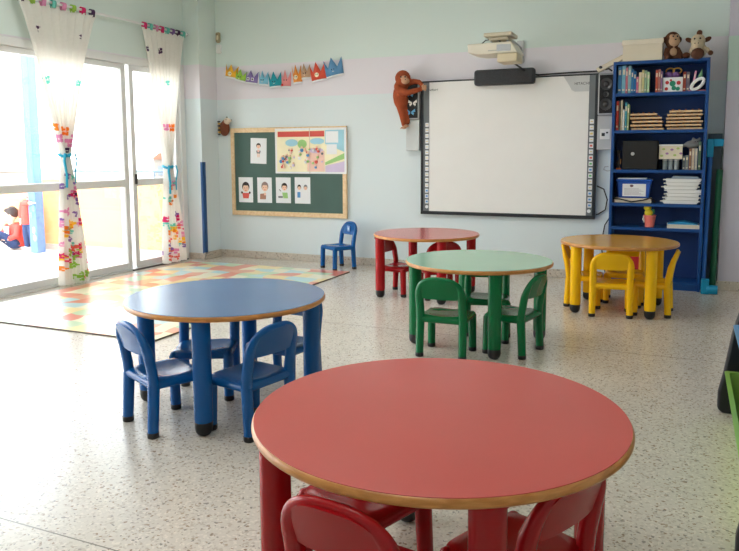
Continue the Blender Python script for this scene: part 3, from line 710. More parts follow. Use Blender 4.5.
MB().prism([(X1 - 0.33, Z1 - 0.016), (X1 - 0.088, Z1 - 0.016), (X1 - 0.088, Z1 - 0.165), (X1 - 0.22, Z1 - 0.165), (X1 - 0.25, Z1 - 0.15), (X1 - 0.27, Z1 - 0.11)], -0.0462, -0.0449).build('corner_panel', mat('pale grey corner film', (206, 207, 206), 0.45), wb)
def text(body, size, loc, m, parent, rx=90, name='lettering', ext=0.0004, rz=0):
    c = bpy.data.curves.new(name, 'FONT'); c.body = body; c.size = size; c.extrude = ext; c.align_x = 'CENTER'; c.align_y = 'CENTER'
    t_ = bpy.data.objects.new(name, c); C.objects.link(t_); bpy.context.view_layer.update()
    me = bpy.data.meshes.new_from_object(t_.evaluated_get(bpy.context.evaluated_depsgraph_get())); me.materials.clear(); me.materials.append(m)
    bpy.data.objects.remove(t_); o = bpy.data.objects.new(name, me); C.objects.link(o); o.location = loc; o.rotation_euler = (R(rx), 0, R(rz))
    o.parent = parent; return o
text('HITACHI', 0.036, (X1 - 0.155, -0.047, Z1 - 0.09), M_dark, wb)
text('StarBoard', 0.026, (X0 + 0.135, -0.0465, Z1 - 0.092), M_dark, wb)
sb = thing('sensor_bar', 'dark grey rounded sound bar over the top edge of the whiteboard', 'sound bar', (-1.71, YB - 0.055, 2.0))
MB().box(-0.305, 0.305, -0.10, 0, -0.072, 0.085).build('housing', mat('bar charcoal', (52, 54, 58), 0.55), sb, 0.03, seg=4)
MB().box(-0.285, 0.285, -0.105, -0.10, -0.055, 0.065).build('grille', mat('bar grille', (60, 62, 66), 0.8, 0.15, 80), sb, 0.002)

# projector on its wall arm
pj = thing('projector', 'cream short-throw projector on a wall arm above the whiteboard', 'projector', (-1.67, YB, 2.265))
M_proj = mat('cream projector plastic', (222, 214, 196), 0.4)
MB().box(0.06, 0.13, -0.02, 0, -0.12, 0.10).build('wall_plate', M_grey, pj, 0.004)
MB().tube([(0.095, -0.01, 0.02), (0.08, -0.25, 0.045), (0.03, -0.62, 0.065)], 0.022, 10).build('arm', M_grey, pj)
MB().box(-0.10, 0.16, -0.70, -0.44, 0.05, 0.085).box(-0.06, 0.12, -0.66, -0.48, 0.02, 0.05, 0).build('mount_head', mat('mount beige', (206, 196, 172), 0.45), pj, 0.008)
for a in ((-0.05, -0.62), (0.1, -0.62), (0.1, -0.5)):
    MB().tube([(a[0], a[1], 0.03), (a[0] + 0.02, a[1], -0.03)], 0.008, 8).build('strut', M_grey, pj)
MB().prism([(-0.25, -0.01), (0.16, -0.005), (0.22, -0.105), (-0.14, -0.11), (-0.24, -0.09)], -0.72, -0.40).build('body', M_proj, pj, 0.012, seg=3)
MB().box(0.03, 0.16, -0.725, -0.70, -0.09, -0.03).build('lens_window', M_grey, pj, 0.004)
MB().box(-0.05, 0.05, -0.724, -0.718, -0.085, -0.075).build('badge', mat('badge grey', (176, 172, 160), 0.5), pj)
MB().box(0.03, 0.215, -0.70, -0.46, -0.185, -0.105).build('lens_housing', mat('housing tan', (214, 200, 168), 0.45), pj, 0.01)
cb = MB(); cb.tube([(-0.16, -0.6, -0.01), (-0.1, -0.62, 0.03), (0.0, -0.62, 0.04), (0.05, -0.6, 0.0)], 0.006, 6); cb.tube([(0.14, -0.5, -0.175), (0.16, -0.2, -0.20), (0.20, -0.03, -0.235), (0.29, -0.02, -0.245)], 0.009, 6)
cb.build('cable', M_black, pj)

# speakers beside the board
def speaker(x, w_, label, left):
    s = thing('wall_speaker', label, 'speaker', (x, YB, 1.28), 0, 'speakers beside the whiteboard')
    MB().box(-w_ / 2, w_ / 2, -0.09, -0.002, 0.33, 0.72).build('cabinet', M_grey, s, 0.006)
    MB().box(-w_ / 2 + 0.012, w_ / 2 - 0.012, -0.096, -0.09, 0.345, 0.705).build('grille', mat('speaker grille', (30, 30, 32), 0.7, 0.2, 60), s, 0.003)
    if not left:
        for z, r in ((0.62, 0.056), (0.525, 0.026), (0.43, 0.056)):
            MB().lathe([(r, 0), (r, 0.006), (r * 0.8, 0.004), (r * 0.45, -0.001), (0.3 * r, 0.004), (0.0001, 0.006)], 20, 0, Matrix.Translation((0, -0.096, z)) @ Euler((R(90), 0, 0)).to_matrix().to_4x4()).build('driver', mat('driver black', (64, 64, 66), 0.3), s)
    MB().box(-w_ / 2, w_ / 2, -0.075, -0.002, 0.0, 0.325).build('lower_box', M_grey if not left else mat('pale box', (206, 212, 212), 0.5), s, 0.005)
    if not left:
        MB().box(-0.045, 0.045, -0.081, -0.075, 0.10, 0.20).build('socket_plate', M_white, s, 0.005)
        MB().box(-0.03, 0.0, -0.083, -0.081, 0.13, 0.16).box(0.01, 0.03, -0.083, -0.081, 0.155, 0.17).build('socket', M_dark, s)
    return s
sl = speaker(-2.70, 0.15, 'grey wall speaker left of the whiteboard, butterflies on its dark grille', True)
speaker(-0.735, 0.145, 'grey wall speaker with two round black drivers right of the whiteboard', False)
for z, dx, col in ((0.595, -0.02, (120, 190, 226)), (0.50, 0.01, (240, 238, 226)), (0.405, -0.01, (110, 180, 220))):
    b = MB()
    for sx in (-1, 1):
        b.prism([(dx + sx * 0.004, z + 0.005), (dx + sx * 0.045, z + 0.035), (dx + sx * 0.05, z + 0.005), (dx + sx * 0.012, z - 0.002)], -0.104, -0.1005)
        b.prism([(dx + sx * 0.004, z), (dx + sx * 0.038, z - 0.005), (dx + sx * 0.03, z - 0.032), (dx + sx * 0.008, z - 0.015)], -0.104, -0.1005)
    b.prism(disc(dx, z, 0.004, 0.02, 8), -0.106, -0.097, 1)
    o = b.build('butterfly_decoration', [mat('butterfly card %d' % int(z * 1000), col, 0.6), M_black]); o.location = (-2.70, YB, 1.28)
    tag(o, {0.595: 'topmost pale blue butterfly on the left speaker, under the ape\'s arm', 0.50: 'cream butterfly in the middle of the left speaker grille', 0.405: 'lower blue butterfly on the left speaker grille'}[z], 'butterfly', 'butterflies on the left speaker')

# orangutan cuddly toy
M_ape = mat('rust plush', (164, 76, 40), 0.95, 0.15, 30, bump=0.6, bscale=160)
ap = thing('orangutan_toy', 'rust-brown long-armed ape plush clinging to the whiteboard\'s upper left corner', 'plush toy', (-2.80, YB - 0.1, 1.52))
b = MB()
b.blob((-0.035, 0.02, 0.36), (0.085, 0.07, 0.13), 0, (0, R(8), 0)); b.blob((-0.02, 0.0, 0.30), (0.085, 0.07, 0.10))
b.blob((0.01, -0.03, 0.52), (0.085, 0.08, 0.085)); b.blob((-0.02, 0, 0.44), (0.08, 0.065, 0.07))
b.tube([(-0.05, -0.03, 0.44), (-0.0, -0.07, 0.385), (0.09, -0.09, 0.36), (0.18, -0.075, 0.385), (0.235, -0.05, 0.40)], [0.045, 0.04, 0.034, 0.028, 0.022], 12)
b.tube([(0.03, 0.02, 0.46), (0.12, -0.0, 0.485), (0.19, -0.02, 0.475), (0.235, -0.04, 0.43)], [0.035, 0.03, 0.026, 0.022], 12)
b.tube([(-0.03, 0.0, 0.25), (0.0, -0.01, 0.15), (0.015, -0.01, 0.07), (0.02, -0.015, 0.02)], [0.05, 0.042, 0.034, 0.026], 12)
b.tube([(0.0, 0.03, 0.25), (0.035, 0.02, 0.16), (0.045, 0.015, 0.08), (0.045, 0.01, 0.04)], [0.045, 0.038, 0.03, 0.024], 12)
b.build('body', M_ape, ap, remesh=0.009)
M_apeskin = mat('tan felt skin', (206, 160, 128), 0.9)
b = MB(); b.blob((0.06, -0.085, 0.485), (0.045, 0.04, 0.035)); b.blob((0.045, -0.09, 0.515), (0.04, 0.028, 0.026)); b.build('muzzle', M_apeskin, ap)
b = MB(); b.blob((0.022, -0.116, 0.525), 0.008); b.blob((0.068, -0.112, 0.525), 0.008); b.blob((0.075, -0.122, 0.495), (0.008, 0.006, 0.005)); b.build('eyes', M_black, ap)
for (hx, hy, hz, sgn) in ((0.245, -0.055, 0.40, -1), (0.242, -0.045, 0.425, 1)):
    b = MB(); b.blob((hx, hy, hz), (0.02, 0.016, 0.016))
    for q in range(4): b.tube([(hx + 0.008, hy - 0.002, hz + 0.008 - q * 0.007), (hx + 0.028 - 0.002 * q, hy - 0.004, hz + 0.010 - q * 0.009), (hx + 0.036 - 0.003 * q, hy + 0.008, hz + 0.006 - q * 0.009)], 0.0045, 6)
    b.tube([(hx - 0.004, hy, hz + 0.01), (hx + 0.008, hy - 0.012, hz + 0.024)], 0.005, 6)
    b.build('hand', M_apeskin, ap)
for fx, fz in ((0.022, 0.005), (0.048, 0.022)):
    b = MB(); b.blob((fx, -0.025, fz), (0.026, 0.032, 0.016))
    for q in range(4): b.tube([(fx - 0.018 + q * 0.012, -0.045, fz), (fx - 0.022 + q * 0.015, -0.065, fz - 0.01)], 0.006, 6)
    b.build('foot', M_apeskin, ap)

# cables and a folded white arm between board and bookcase
ca = MB(); ca.tube([(-0.80, -0.02, 0.93), (-0.735, -0.02, 0.90), (-0.70, -0.02, 0.80), (-0.715, -0.02, 0.70), (-0.78, -0.02, 0.655), (-0.80, -0.02, 0.65)], 0.006, 6)
o = ca.build('cable', M_black); o.location = (0, YB, 0); tag(o, 'black cable looping out beside the lower right corner of the whiteboard', 'cable')
ca = MB(); ca.tube([(-0.675, -0.02, 0.62), (-0.715, -0.02, 0.55), (-0.735, -0.02, 0.42), (-0.735, -0.02, 0.3), (-0.70, -0.02, 0.09)], 0.006, 6)
o = ca.build('cable', M_black); o.location = (0, YB, 0); tag(o, 'black cable running down the wall behind the left edge of the bookcase', 'cable')
ca = MB(); ca.tube([(-0.70, -0.005, 1.12), (-0.735, -0.005, 1.115), (-0.745, -0.005, 1.09), (-0.71, -0.005, 1.075), (-0.675, -0.005, 1.08)], 0.004, 6)
o = ca.build('cable', M_grey); o.location = (0, YB, 0); tag(o, 'small curl of grey cable on the wall between board and bookcase', 'cable')
ca = MB(); ca.tube([(-1.38, -0.02, 2.022), (-1.0, -0.02, 2.03), (-0.80, -0.03, 2.03), (-0.72, -0.05, 2.045), (-0.66, -0.06, 2.00)], 0.007, 6)
o = ca.build('cable', M_black); o.location = (0, YB, 0); tag(o, 'black cable lying along the top edge of the whiteboard', 'cable')
pa = thing('document_camera', 'folded white camera arm leaning between the right speaker and the bookcase top', 'camera arm', (-0.70, YB - 0.12, 2.05))
Mr = Matrix.Translation((0, 0, 0.03)) @ Euler((0, R(-26), 0)).to_matrix().to_4x4()
MB().box(-0.13, 0.14, -0.03, 0.03, -0.022, 0.022, 0, Mr).build('arm', M_cream, pa, 0.006)
MB().blob((-0.085, -0.03, 0.0), (0.016, 0.012, 0.014)).build('lens', M_dark, pa)
MB().tube([(-0.06, 0.0, -0.01), (-0.04, 0.0, -0.04), (0.02, 0.0, -0.045), (0.045, 0, 0.01)], 0.006, 8).build('cord', M_white, pa)

# ---------------------------------------------------------------- bookcase
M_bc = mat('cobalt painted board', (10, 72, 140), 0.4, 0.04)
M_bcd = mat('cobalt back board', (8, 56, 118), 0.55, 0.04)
bx0, bx1, by0, by1 = -0.655, 0.15, 6.95, 7.238
bc = thing('bookcase', 'tall cobalt blue bookcase standing against the back wall', 'bookcase', (0, 0, 0))
MB().box(bx0, bx0 + 0.026, by0, by1, 0, 2.075).build('side_panel', M_bc, bc, 0.002)
MB().box(bx1 - 0.026, bx1, by0, by1, 0, 2.075).build('side_panel', M_bc, bc, 0.002)
MB().box(bx0 + 0.026, bx1 - 0.026, by0, by1 - 0.01, 2.048, 2.075).build('top_panel', M_bc, bc, 0.002)
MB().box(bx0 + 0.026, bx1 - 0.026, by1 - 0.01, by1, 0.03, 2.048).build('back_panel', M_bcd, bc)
SH = [1.790, 1.456, 1.096, 0.788, 0.566, 0.075]
for z in SH: MB().box(bx0 + 0.026, bx1 - 0.026, by0 + 0.003, by1 - 0.01, z - 0.028, z).build('shelf', M_bc, bc, 0.002)
MB().box(bx0 + 0.026, bx1 - 0.026, by0 + 0.02, by0 + 0.036, 0, 0.047).build('plinth', M_bc, bc)
def BX(a): return -0.749 + a * 0.001367
def book(a0, a1, top, z, col, label, depth=0.16, lean=0.0, cat='book', group=None, yf=6.985):
    x0, x1 = BX(a0), BX(a1); w_ = max(0.012, x1 - x0 - 0.002); 
    o = thing('book', label, cat, ((x0 + x1) / 2, yf, z + 0.0005), 0, group); o.rotation_euler = (0, R(lean), 0)
    m = mat('cover %d %d %d' % col, col, 0.5, 0.08, 20)
    c = MB(); c.box(-w_ / 2, w_ / 2, 0, 0.003, 0, top); c.box(-w_ / 2, -w_ / 2 + 0.002, 0.003, depth, 0, top); c.box(w_ / 2 - 0.002, w_ / 2, 0.003, depth, 0, top); c.build('cover', m, o)
    MB().box(-w_ / 2 + 0.002, w_ / 2 - 0.002, 0.003, depth - 0.004, 0.003, top - 0.003).build('pages', M_paper, o)
    if w_ > 0.013:
        lb = MB().box(-w_ / 2 * 0.6, w_ / 2 * 0.6, -0.0008, 0, top * 0.68, top * 0.86); lb.build('spine_label', M_cream, o); MB().box(-w_ / 2 * 0.6, w_ / 2 * 0.6, -0.0008, 0, top * 0.1, top * 0.16).build('spine_label', M_cream, o)
    return o
z = SH[0]; g1 = 'books standing on the top shelf, left half'
for a0, a1, t, c, l in [
 (97, 121, 0.248, (50, 118, 172), 'tall mid-blue book, first at the left end of the top shelf'),
 (122, 146, 0.25, (120, 180, 204), 'tall light blue book, second from the left on the top shelf'),
 (146, 160, 0.232, (206, 118, 134), 'thin pink book between two tall pale blue ones on the top shelf'),
 (161, 180, 0.245, (140, 180, 188), 'tall greyish teal book right of the thin pink one'),
 (181, 196, 0.215, (46, 120, 172), 'medium blue book right of the greyish teal one'),
 (197, 213, 0.195, (28, 104, 168), 'shorter deep blue book leaning by a small pink one'),
 (214, 228, 0.145, (214, 116, 150), 'shortest pink book on the top shelf'),
 (229, 247, 0.185, (224, 208, 176), 'cream book just right of the shortest pink one'),
 (248, 263, 0.205, (206, 196, 140), 'yellowish cream book, tallest of the cream ones'),
 (264, 279, 0.200, (150, 180, 150), 'sage green book beside the yellowish cream one'),
 (281, 297, 0.185, (176, 206, 160), 'pale green book, last of the left group on the top shelf')]:
    book(a0, a1, t, z, c, l, group=g1)
g2 = 'books standing on the top shelf, right half'
for a0, a1, t, c, l in [
 (333, 349, 0.20, (190, 80, 56), 'orange-red book left of the fruit-print box'),
 (350, 363, 0.205, (176, 110, 104), 'dusty pink book beside the orange-red one'),
 (364, 376, 0.185, (150, 110, 150), 'mauve book tucked against the fruit-print box'),
 (500, 519, 0.172, (150, 62, 48), 'brick-red book right of the fruit-print box'),
 (521, 541, 0.17, (120, 110, 128), 'grey-mauve book right of the brick-red one')]:
    book(a0, a1, t, z, c, l, group=g2, depth=0.14)
book(549, 562, 0.175, z + 0.003, (228, 150, 186), 'pink book leaning to the right near the end of the top shelf', group=g2, lean=9, depth=0.14)
fb = thing('patterned_box', 'small white box printed with red and green fruit on the top shelf', 'box', (-0.15, 7.06, z))
s = MB().box(-0.083, 0.083, -0.06, 0.06, 0, 0.13, 0)
for x_, z_, r_, mi in ((-0.045, 0.085, 0.016, 1), (0.0, 0.075, 0.026, 2), (0.05, 0.08, 0.018, 1), (-0.05, 0.03, 0.015, 1), (0.045, 0.028, 0.018, 2), (0.012, 0.035, 0.02, 2), (-0.015, 0.105, 0.01, 1)):
    s.prism(disc(x_, z_, r_, r_, 10), -0.0612, -0.0602, mi)
s.build('carton', [M_paper, mat('fruit red', (200, 50, 54), 0.6), mat('leaf green', (40, 140, 110), 0.6)], fb)
bt = thing('butterfly_toy', 'purple plush with golden loops sitting on the fruit-print box', 'toy', (-0.155, 7.06, z + 0.13))
b = MB(); b.blob((-0.03, 0, 0.03), (0.04, 0.03, 0.028)); b.blob((0.03, 0, 0.028), (0.035, 0.03, 0.025)); b.build('body', mat('purple plush', (140, 100, 160), 0.9), bt)
b = MB()
for sx, sr in ((-0.02, -1), (0.04, 1)): b.tube([(sx + 0.035 * math.cos(q * PI / 8), 0, 0.062 + 0.024 * math.sin(q * PI / 8)) for q in range(17)], 0.006, 6)
b.build('loop', mat('gold trim', (200, 150, 60), 0.4), bt)
rb = thing('paper_roll_toy', 'looped white paper ring toy with a green tip, right end of the top shelf', 'toy', (0.075, 6.972, z + 0.011), 0)
b = MB(); b.tube([(0.062 * math.cos(q * PI / 10) * 0.8 - 0.02, 0, 0.05 + 0.028 * math.cos(q * PI / 10) + 0.038 * math.sin(q * PI / 10)) for q in range(21)], 0.010, 8, flat=1.4); b.build('ring', M_paper, rb)
MB().prism([(-0.03, 0.09), (0.02, 0.08), (0.012, 0.185)], 0.02, 0.03).build('tip', mat('green card tip', (110, 160, 120), 0.7), rb)
fl_ = thing('flat_book', 'flat pink book lying under the leaning things at the right of the top shelf', 'book', (-0.02, 0, 0))
MB().box(0.0, 0.145, 6.98, 7.12, z + 0.0006, z + 0.009).build('cover', mat('pink cover flat', (222, 130, 140), 0.5), fl_)

z = SH[1]; g3 = 'books standing on the second shelf'
for a0, a1, t, c, l in [
 (92, 110, 0.265, (206, 56, 48), 'red book with a green foot, at the left end of the second shelf'),
 (112, 122, 0.27, (88, 90, 84), 'thin dark grey book right of the red one on the second shelf'),
 (123, 134, 0.275, (206, 190, 160), 'tall thin beige book on the second shelf'),
 (135, 147, 0.19, (228, 228, 224), 'white book with dark top on the second shelf'),
 (149, 162, 0.255, (60, 150, 170), 'teal book on the second shelf'),
 (163, 177, 0.235, (150, 170, 120), 'olive green book nearest the left stack of wooden trays')]:
    book(a0, a1, t, z, c, l, group=g3)
M_puz = wood('birch ply tray', (214, 176, 130), (232, 200, 158), 0.55, 6, (2, 2, 2))
def tray(xc, w_, zz, ry, label, grp, hz=0.016):
    o = thing('wooden_puzzle_tray', label, 'puzzle', (xc, 7.08, zz), R(ry), grp)
    MB().box(-w_ / 2, w_ / 2, -0.10, 0.10, 0, hz).build('tray', M_puz, o, 0.001)
    for q in range(5): MB().lathe([(0.008, hz), (0.006, hz + 0.006), (0.010, hz + 0.0125), (0.0001, hz + 0.013)], 8, c=(-w_ / 2 * 0.8 + q * w_ * 0.2, -0.07 + 0.03 * (q % 2))).build('peg', mat('peg brown', (150, 92, 60), 0.5), o)
    return o
ordn = ['bottom', 'second from the bottom', 'third from the bottom', 'fourth from the bottom', 'fifth from the bottom', 'sixth from the bottom', 'top']
for k in range(5):
    w_ = [0.275, 0.27, 0.26, 0.27, 0.225][k]; xc = [-0.345, -0.36, -0.35, -0.365, -0.385][k]
    tray(xc, w_, z + 0.0008 + k * 0.033, [0, 1, -1, 1.5, -1][k], 'thin wooden puzzle tray, %s in the left stack' % (ordn[k] if k < 4 else 'top one'), 'wooden puzzle trays in the left stack')
for k in range(6):
    w_ = [0.29, 0.295, 0.30, 0.285, 0.29, 0.27][k]; xc = [-0.035, -0.045, -0.04, -0.05, -0.04, -0.03][k]
    tray(xc, w_, z + 0.0008 + k * 0.0305, [0, -1, 1, 0, 1, -1][k], 'thin wooden puzzle tray, %s in the right stack' % (ordn[k] if k < 5 else 'top one'), 'wooden puzzle trays in the right stack')

z = SH[2]
bb = thing('black_case', 'large matt black case with a round catch on the third shelf', 'case', (-0.405, 7.08, z))
MB().box(-0.15, 0.155, -0.1, 0.1, 0.001, 0.265).build('shell', mat('case black', (20, 19, 20), 0.6), bb, 0.008)
MB().lathe([(0.016, 0), (0.016, 0.006), (0.0001, 0.008)], 14, 0, Matrix.Translation((-0.06, -0.1, 0.145)) @ Euler((R(90), 0, 0)).to_matrix().to_4x4()).build('catch', M_grey, bb)
ot = thing('toy_figure', 'small dark toy with an orange base at the left end of the third shelf', 'toy', (-0.588, 7.03, z))
MB().lathe([(0.022, 0), (0.024, 0.012), (0.006, 0.018)], 12).build('base', mat('toy orange', (196, 96, 44), 0.6), ot)
MB().tube([(0, 0, 0.015), (-0.008, 0, 0.06), (0.006, 0, 0.10), (-0.006, 0, 0.15)], [0.012, 0.016, 0.009, 0.014], 8).blob((-0.004, 0, 0.165), 0.018).build('figure', mat('toy dark', (52, 48, 50), 0.6), ot)
MB().tube([(0.016 + 0.0 * q, -0.005, 0.05 + 0.012 * q) for q in range(5)], 0.006, 6).build('arm', mat('toy tan', (176, 140, 100), 0.6), ot)
jn = 0
for xj, lab in ((-0.188, 'glass jar at the left under the patterned tin'), (-0.138, 'middle glass jar under the patterned tin'), (-0.088, 'glass jar at the right under the patterned tin')):
    j = thing('glass_jar', lab, 'jar', (xj, 7.05, z), 0, 'glass jars on the third shelf')
    MB().lathe([(0.0001, 0.0), (0.022, 0.001), (0.023, 0.07), (0.019, 0.082)], 16).build('jar', mat('jar grey glass', (150, 160, 162), 0.12), j)
    MB().lathe([(0.021, 0.080), (0.021, 0.095), (0.0001, 0.0955)], 16).build('lid', M_grey, j)
tn = thing('patterned_tin', 'white tin with pastel flower patches resting on the glass jars', 'tin', (-0.142, 7.05, z + 0.0965))
s = MB(); s.box(-0.098, 0.098, -0.05, 0.05, 0, 0.125, 0)
for x_, z_, mi in ((-0.06, 0.09, 1), (0.01, 0.085, 2), (0.06, 0.095, 1), (-0.03, 0.05, 2), (0.035, 0.035, 1), (-0.075, 0.03, 1), (0.085, 0.05, 2)): s.prism(disc(x_, z_, 0.014, 0.010, 9), -0.0515, -0.0505, mi)
s.build('tin_body', [M_cream, mat('tin green', (176, 196, 110), 0.6), mat('tin purple', (170, 120, 170), 0.6)], tn)
MB().box(-0.101, 0.101, -0.053, 0.053, 0.118, 0.132).build('lid', M_white, tn, 0.003)
g5 = 'books at the right end of the third shelf'
for a0, a1, t, c, l in [(518, 535, 0.125, (90, 100, 104), 'dark grey book, leftmost of those under the grey plush'), (536, 554, 0.13, (130, 140, 140), 'mid grey book, second under the grey plush'),
  (556, 572, 0.19, (150, 112, 90), 'tall brown book under the grey plush'), (573, 590, 0.19, (206, 190, 170), 'tall beige book under the grey plush'), (592, 607, 0.19, (196, 196, 190), 'tall off-white book right under the grey plush'), (612, 628, 0.25, (100, 130, 110), 'tall green book, rightmost on the third shelf')]:
    book(a0, a1, t, z, c, l, group=g5, depth=0.12, yf=7.0)
gp = thing('grey_plush', 'small grey plush animal lying on the books of the third shelf', 'plush toy', (0.032, 7.045, z + 0.192))
b = MB(); b.blob((0.0, 0, 0.035), (0.065, 0.05, 0.035)); b.blob((0.035, -0.01, 0.055), (0.032, 0.03, 0.03)); b.blob((-0.07, -0.01, 0.025), (0.035, 0.02, 0.015)); b.blob((0.06, -0.01, 0.08), (0.016, 0.01, 0.018)); b.blob((0.01, -0.01, 0.08), (0.016, 0.01, 0.018))
b.build('body', mat('grey plush fur', (132, 134, 138), 0.95, bump=0.4, bscale=200), gp, remesh=0.006)
b = MB(); b.blob((0.025, -0.04, 0.06), 0.004); b.blob((0.045, -0.04, 0.06), 0.004); b.build('eyes', M_black, gp)

z = SH[3]
bn = thing('storage_box', 'royal blue plastic box with a white printed label on the fourth shelf', 'box', (-0.445, 7.09, z + 0.046))
s = MB(); s.prism([(-0.13, 0), (0.13, 0), (0.15, 0.155), (-0.15, 0.155)], -0.09, 0.09); s.build('tub', mat('royal blue plastic', (24, 82, 178), 0.3), bn, 0.008)
MB().box(-0.157, 0.157, -0.1, 0.1, 0.155, 0.172).build('lid', mat('royal blue lid', (30, 92, 190), 0.3), bn, 0.005)
s = MB().box(-0.10, 0.105, -0.0925, -0.0908, 0.015, 0.13, 0)
for q in range(6): s.box(-0.085, 0.085 - 0.02 * (q % 3), -0.0932, -0.0926, 0.028 + q * 0.011, 0.032 + q * 0.011, 1)
s.prism(disc(-0.02, 0.112, 0.016, 0.012), -0.0932, -0.0926, 2)
s.build('label', [M_paper, mat('label grey', (190, 186, 196), 0.8), mat('label mark', (120, 90, 100), 0.8)], bn)
pp = thing('paper_sheets', 'loose white papers lying on top of the blue plastic box', 'papers', (-0.46, 7.09, z + 0.2185))
MB().box(-0.13, 0.12, -0.085, 0.08, 0, 0.012).build('sheets', M_paper, pp, 0.003)
fc = thing('folded_cables', 'white power strip with cables under the blue plastic box', 'power strip', (-0.44, 7.08, z))
MB().box(-0.175, 0.15, -0.10, 0.08, 0.001, 0.044).build('strip', M_cream, fc, 0.006)
b = MB(); b.tube([(-0.18, -0.11, 0.04), (-0.12, -0.115, 0.035), (-0.02, -0.115, 0.012), (0.08, -0.115, 0.03), (0.13, -0.112, 0.045)], 0.006, 6); b.tube([(0.13, -0.11, 0.05), (0.17, -0.11, 0.035), (0.185, -0.11, 0.01)], 0.005, 6); b.build('cord', M_black, fc)
for k in range(7):
    w_ = 0.30 - 0.012 * (k % 3); xo = -0.085 + 0.01 * ((k * 5) % 4) - 0.005 + (0.06 if False else 0)
    o = thing('white_tray', 'white plastic tray, %s of the pile on the fourth shelf' % (['lowest', 'second', 'third', 'fourth', 'fifth', 'sixth', 'topmost'][k] + (' from the bottom' if 0 < k < 6 else '')), 'tray', (xo + 0.045, 7.08, z + 0.0008 + k * 0.0325), R([0, 1, -1, 1, -1, 2, -1][k]), 'pile of white trays on the fourth shelf')
    s = MB(); s.prism([(-w_ / 2 + 0.012, 0), (w_ / 2 - 0.012, 0), (w_ / 2, 0.022), (w_ / 2, 0.0315), (-w_ / 2, 0.0315), (-w_ / 2, 0.022)], -0.10, 0.10); s.build('tray_body', M_white, o, 0.003)
    MB().box(-w_ / 2 - 0.02, -w_ / 2, -0.10, -0.075, 0.019, 0.029).build('handle_tab', M_white, o, 0.002); MB().box(w_ / 2, w_ / 2 + 0.012, -0.10, -0.075, 0.019, 0.029).build('handle_tab', M_white, o, 0.002)
o = thing('grey_folder', 'bluish grey folder lying on the pile of white trays', 'folder', (-0.02, 7.08, z + 0.0008 + 7 * 0.0325))
MB().prism([(-0.11, 0), (0.13, 0), (0.11, 0.02), (-0.09, 0.026)], -0.09, 0.09).build('cover', mat('slate folder', (150, 164, 180), 0.5), o, 0.003)

z = SH[4]
pb = thing('toy_bucket', 'salmon pink toy bucket with a white handle on the fifth shelf', 'bucket', (-0.298, 7.03, z))
MB().lathe([(0.038, 0.001), (0.052, 0.10), (0.057, 0.104), (0.054, 0.112), (0.048, 0.104), (0.036, 0.008), (0.0001, 0.008)], 20).build('bucket', mat('salmon plastic', (236, 122, 112), 0.4), pb)
MB().tube([(-0.056 + 0.01 * math.sin(q * PI / 8), -0.04 * math.sin(q * PI / 8) - 0.0, 0.104 - 0.062 * math.sin(q * PI / 8)) for q in range(9)] , 0.004, 6).tube([(-0.05, -0.03, 0.10), (-0.06, -0.045, 0.075), (-0.045, -0.055, 0.05)], 0.004, 6).build('handle', M_white, pb)
yf = thing('toy_flower', 'yellow flower-shaped toy standing in the pink bucket', 'toy', (-0.305, 7.03, z + 0.012))
b = MB(); b.blob((-0.005, -0.01, 0.12), (0.036, 0.012, 0.034)); b.blob((-0.015, 0.0, 0.165), (0.034, 0.014, 0.03)); 
b.build('petal', mat('yellow toy plastic', (236, 214, 40), 0.5), yf)
MB().tube([(0, 0, 0), (0, 0, 0.13)], 0.006, 6).tube([(0.025, 0, 0.02), (0.03, 0, 0.13)], 0.008, 6).blob((0.034, 0, 0.135), (0.014, 0.01, 0.022)).build('stem', mat('toy green', (60, 140, 90), 0.5), yf)
o = thing('flat_book', 'thick white book lying flat, lowest at the right of the fifth shelf', 'book', (0.0, 7.06, z + 0.0006), R(2), 'flat books on the fifth shelf')
MB().box(-0.15, 0.12, -0.09, 0.09, 0, 0.003).box(-0.15, 0.12, -0.09, 0.09, 0.033, 0.036).box(0.117, 0.12, -0.09, 0.09, 0.003, 0.033).build('cover', M_white, o)
MB().box(-0.147, 0.117, -0.087, 0.087, 0.003, 0.033).build('pages', M_cream, o)
o = thing('flat_book', 'thin teal booklet sagging on top of the thick white book', 'book', (-0.005, 7.06, z + 0.037), R(-3), 'flat books on the fifth shelf')
s = MB(); s.prism([(-0.135, 0), (0.115, 0), (0.115, 0.006), (0.06, 0.016), (0.0, 0.028), (-0.05, 0.022), (-0.135, 0.006)], -0.085, 0.085); s.build('cover', mat('teal booklet', (36, 140, 190), 0.5), o, 0.002)
rbx = thing('red_box', 'red box standing on the bottom shelf, seen behind the yellow chair', 'box', (-0.46, 7.08, SH[5]))
MB().box(-0.085, 0.085, -0.07, 0.07, 0.0005, 0.26).build('carton', mat('red carton', (190, 34, 34), 0.5), rbx, 0.003)
MB().box(-0.087, 0.087, -0.072, 0.072, 0.26, 0.285).build('lid', M_cream, rbx, 0.003)

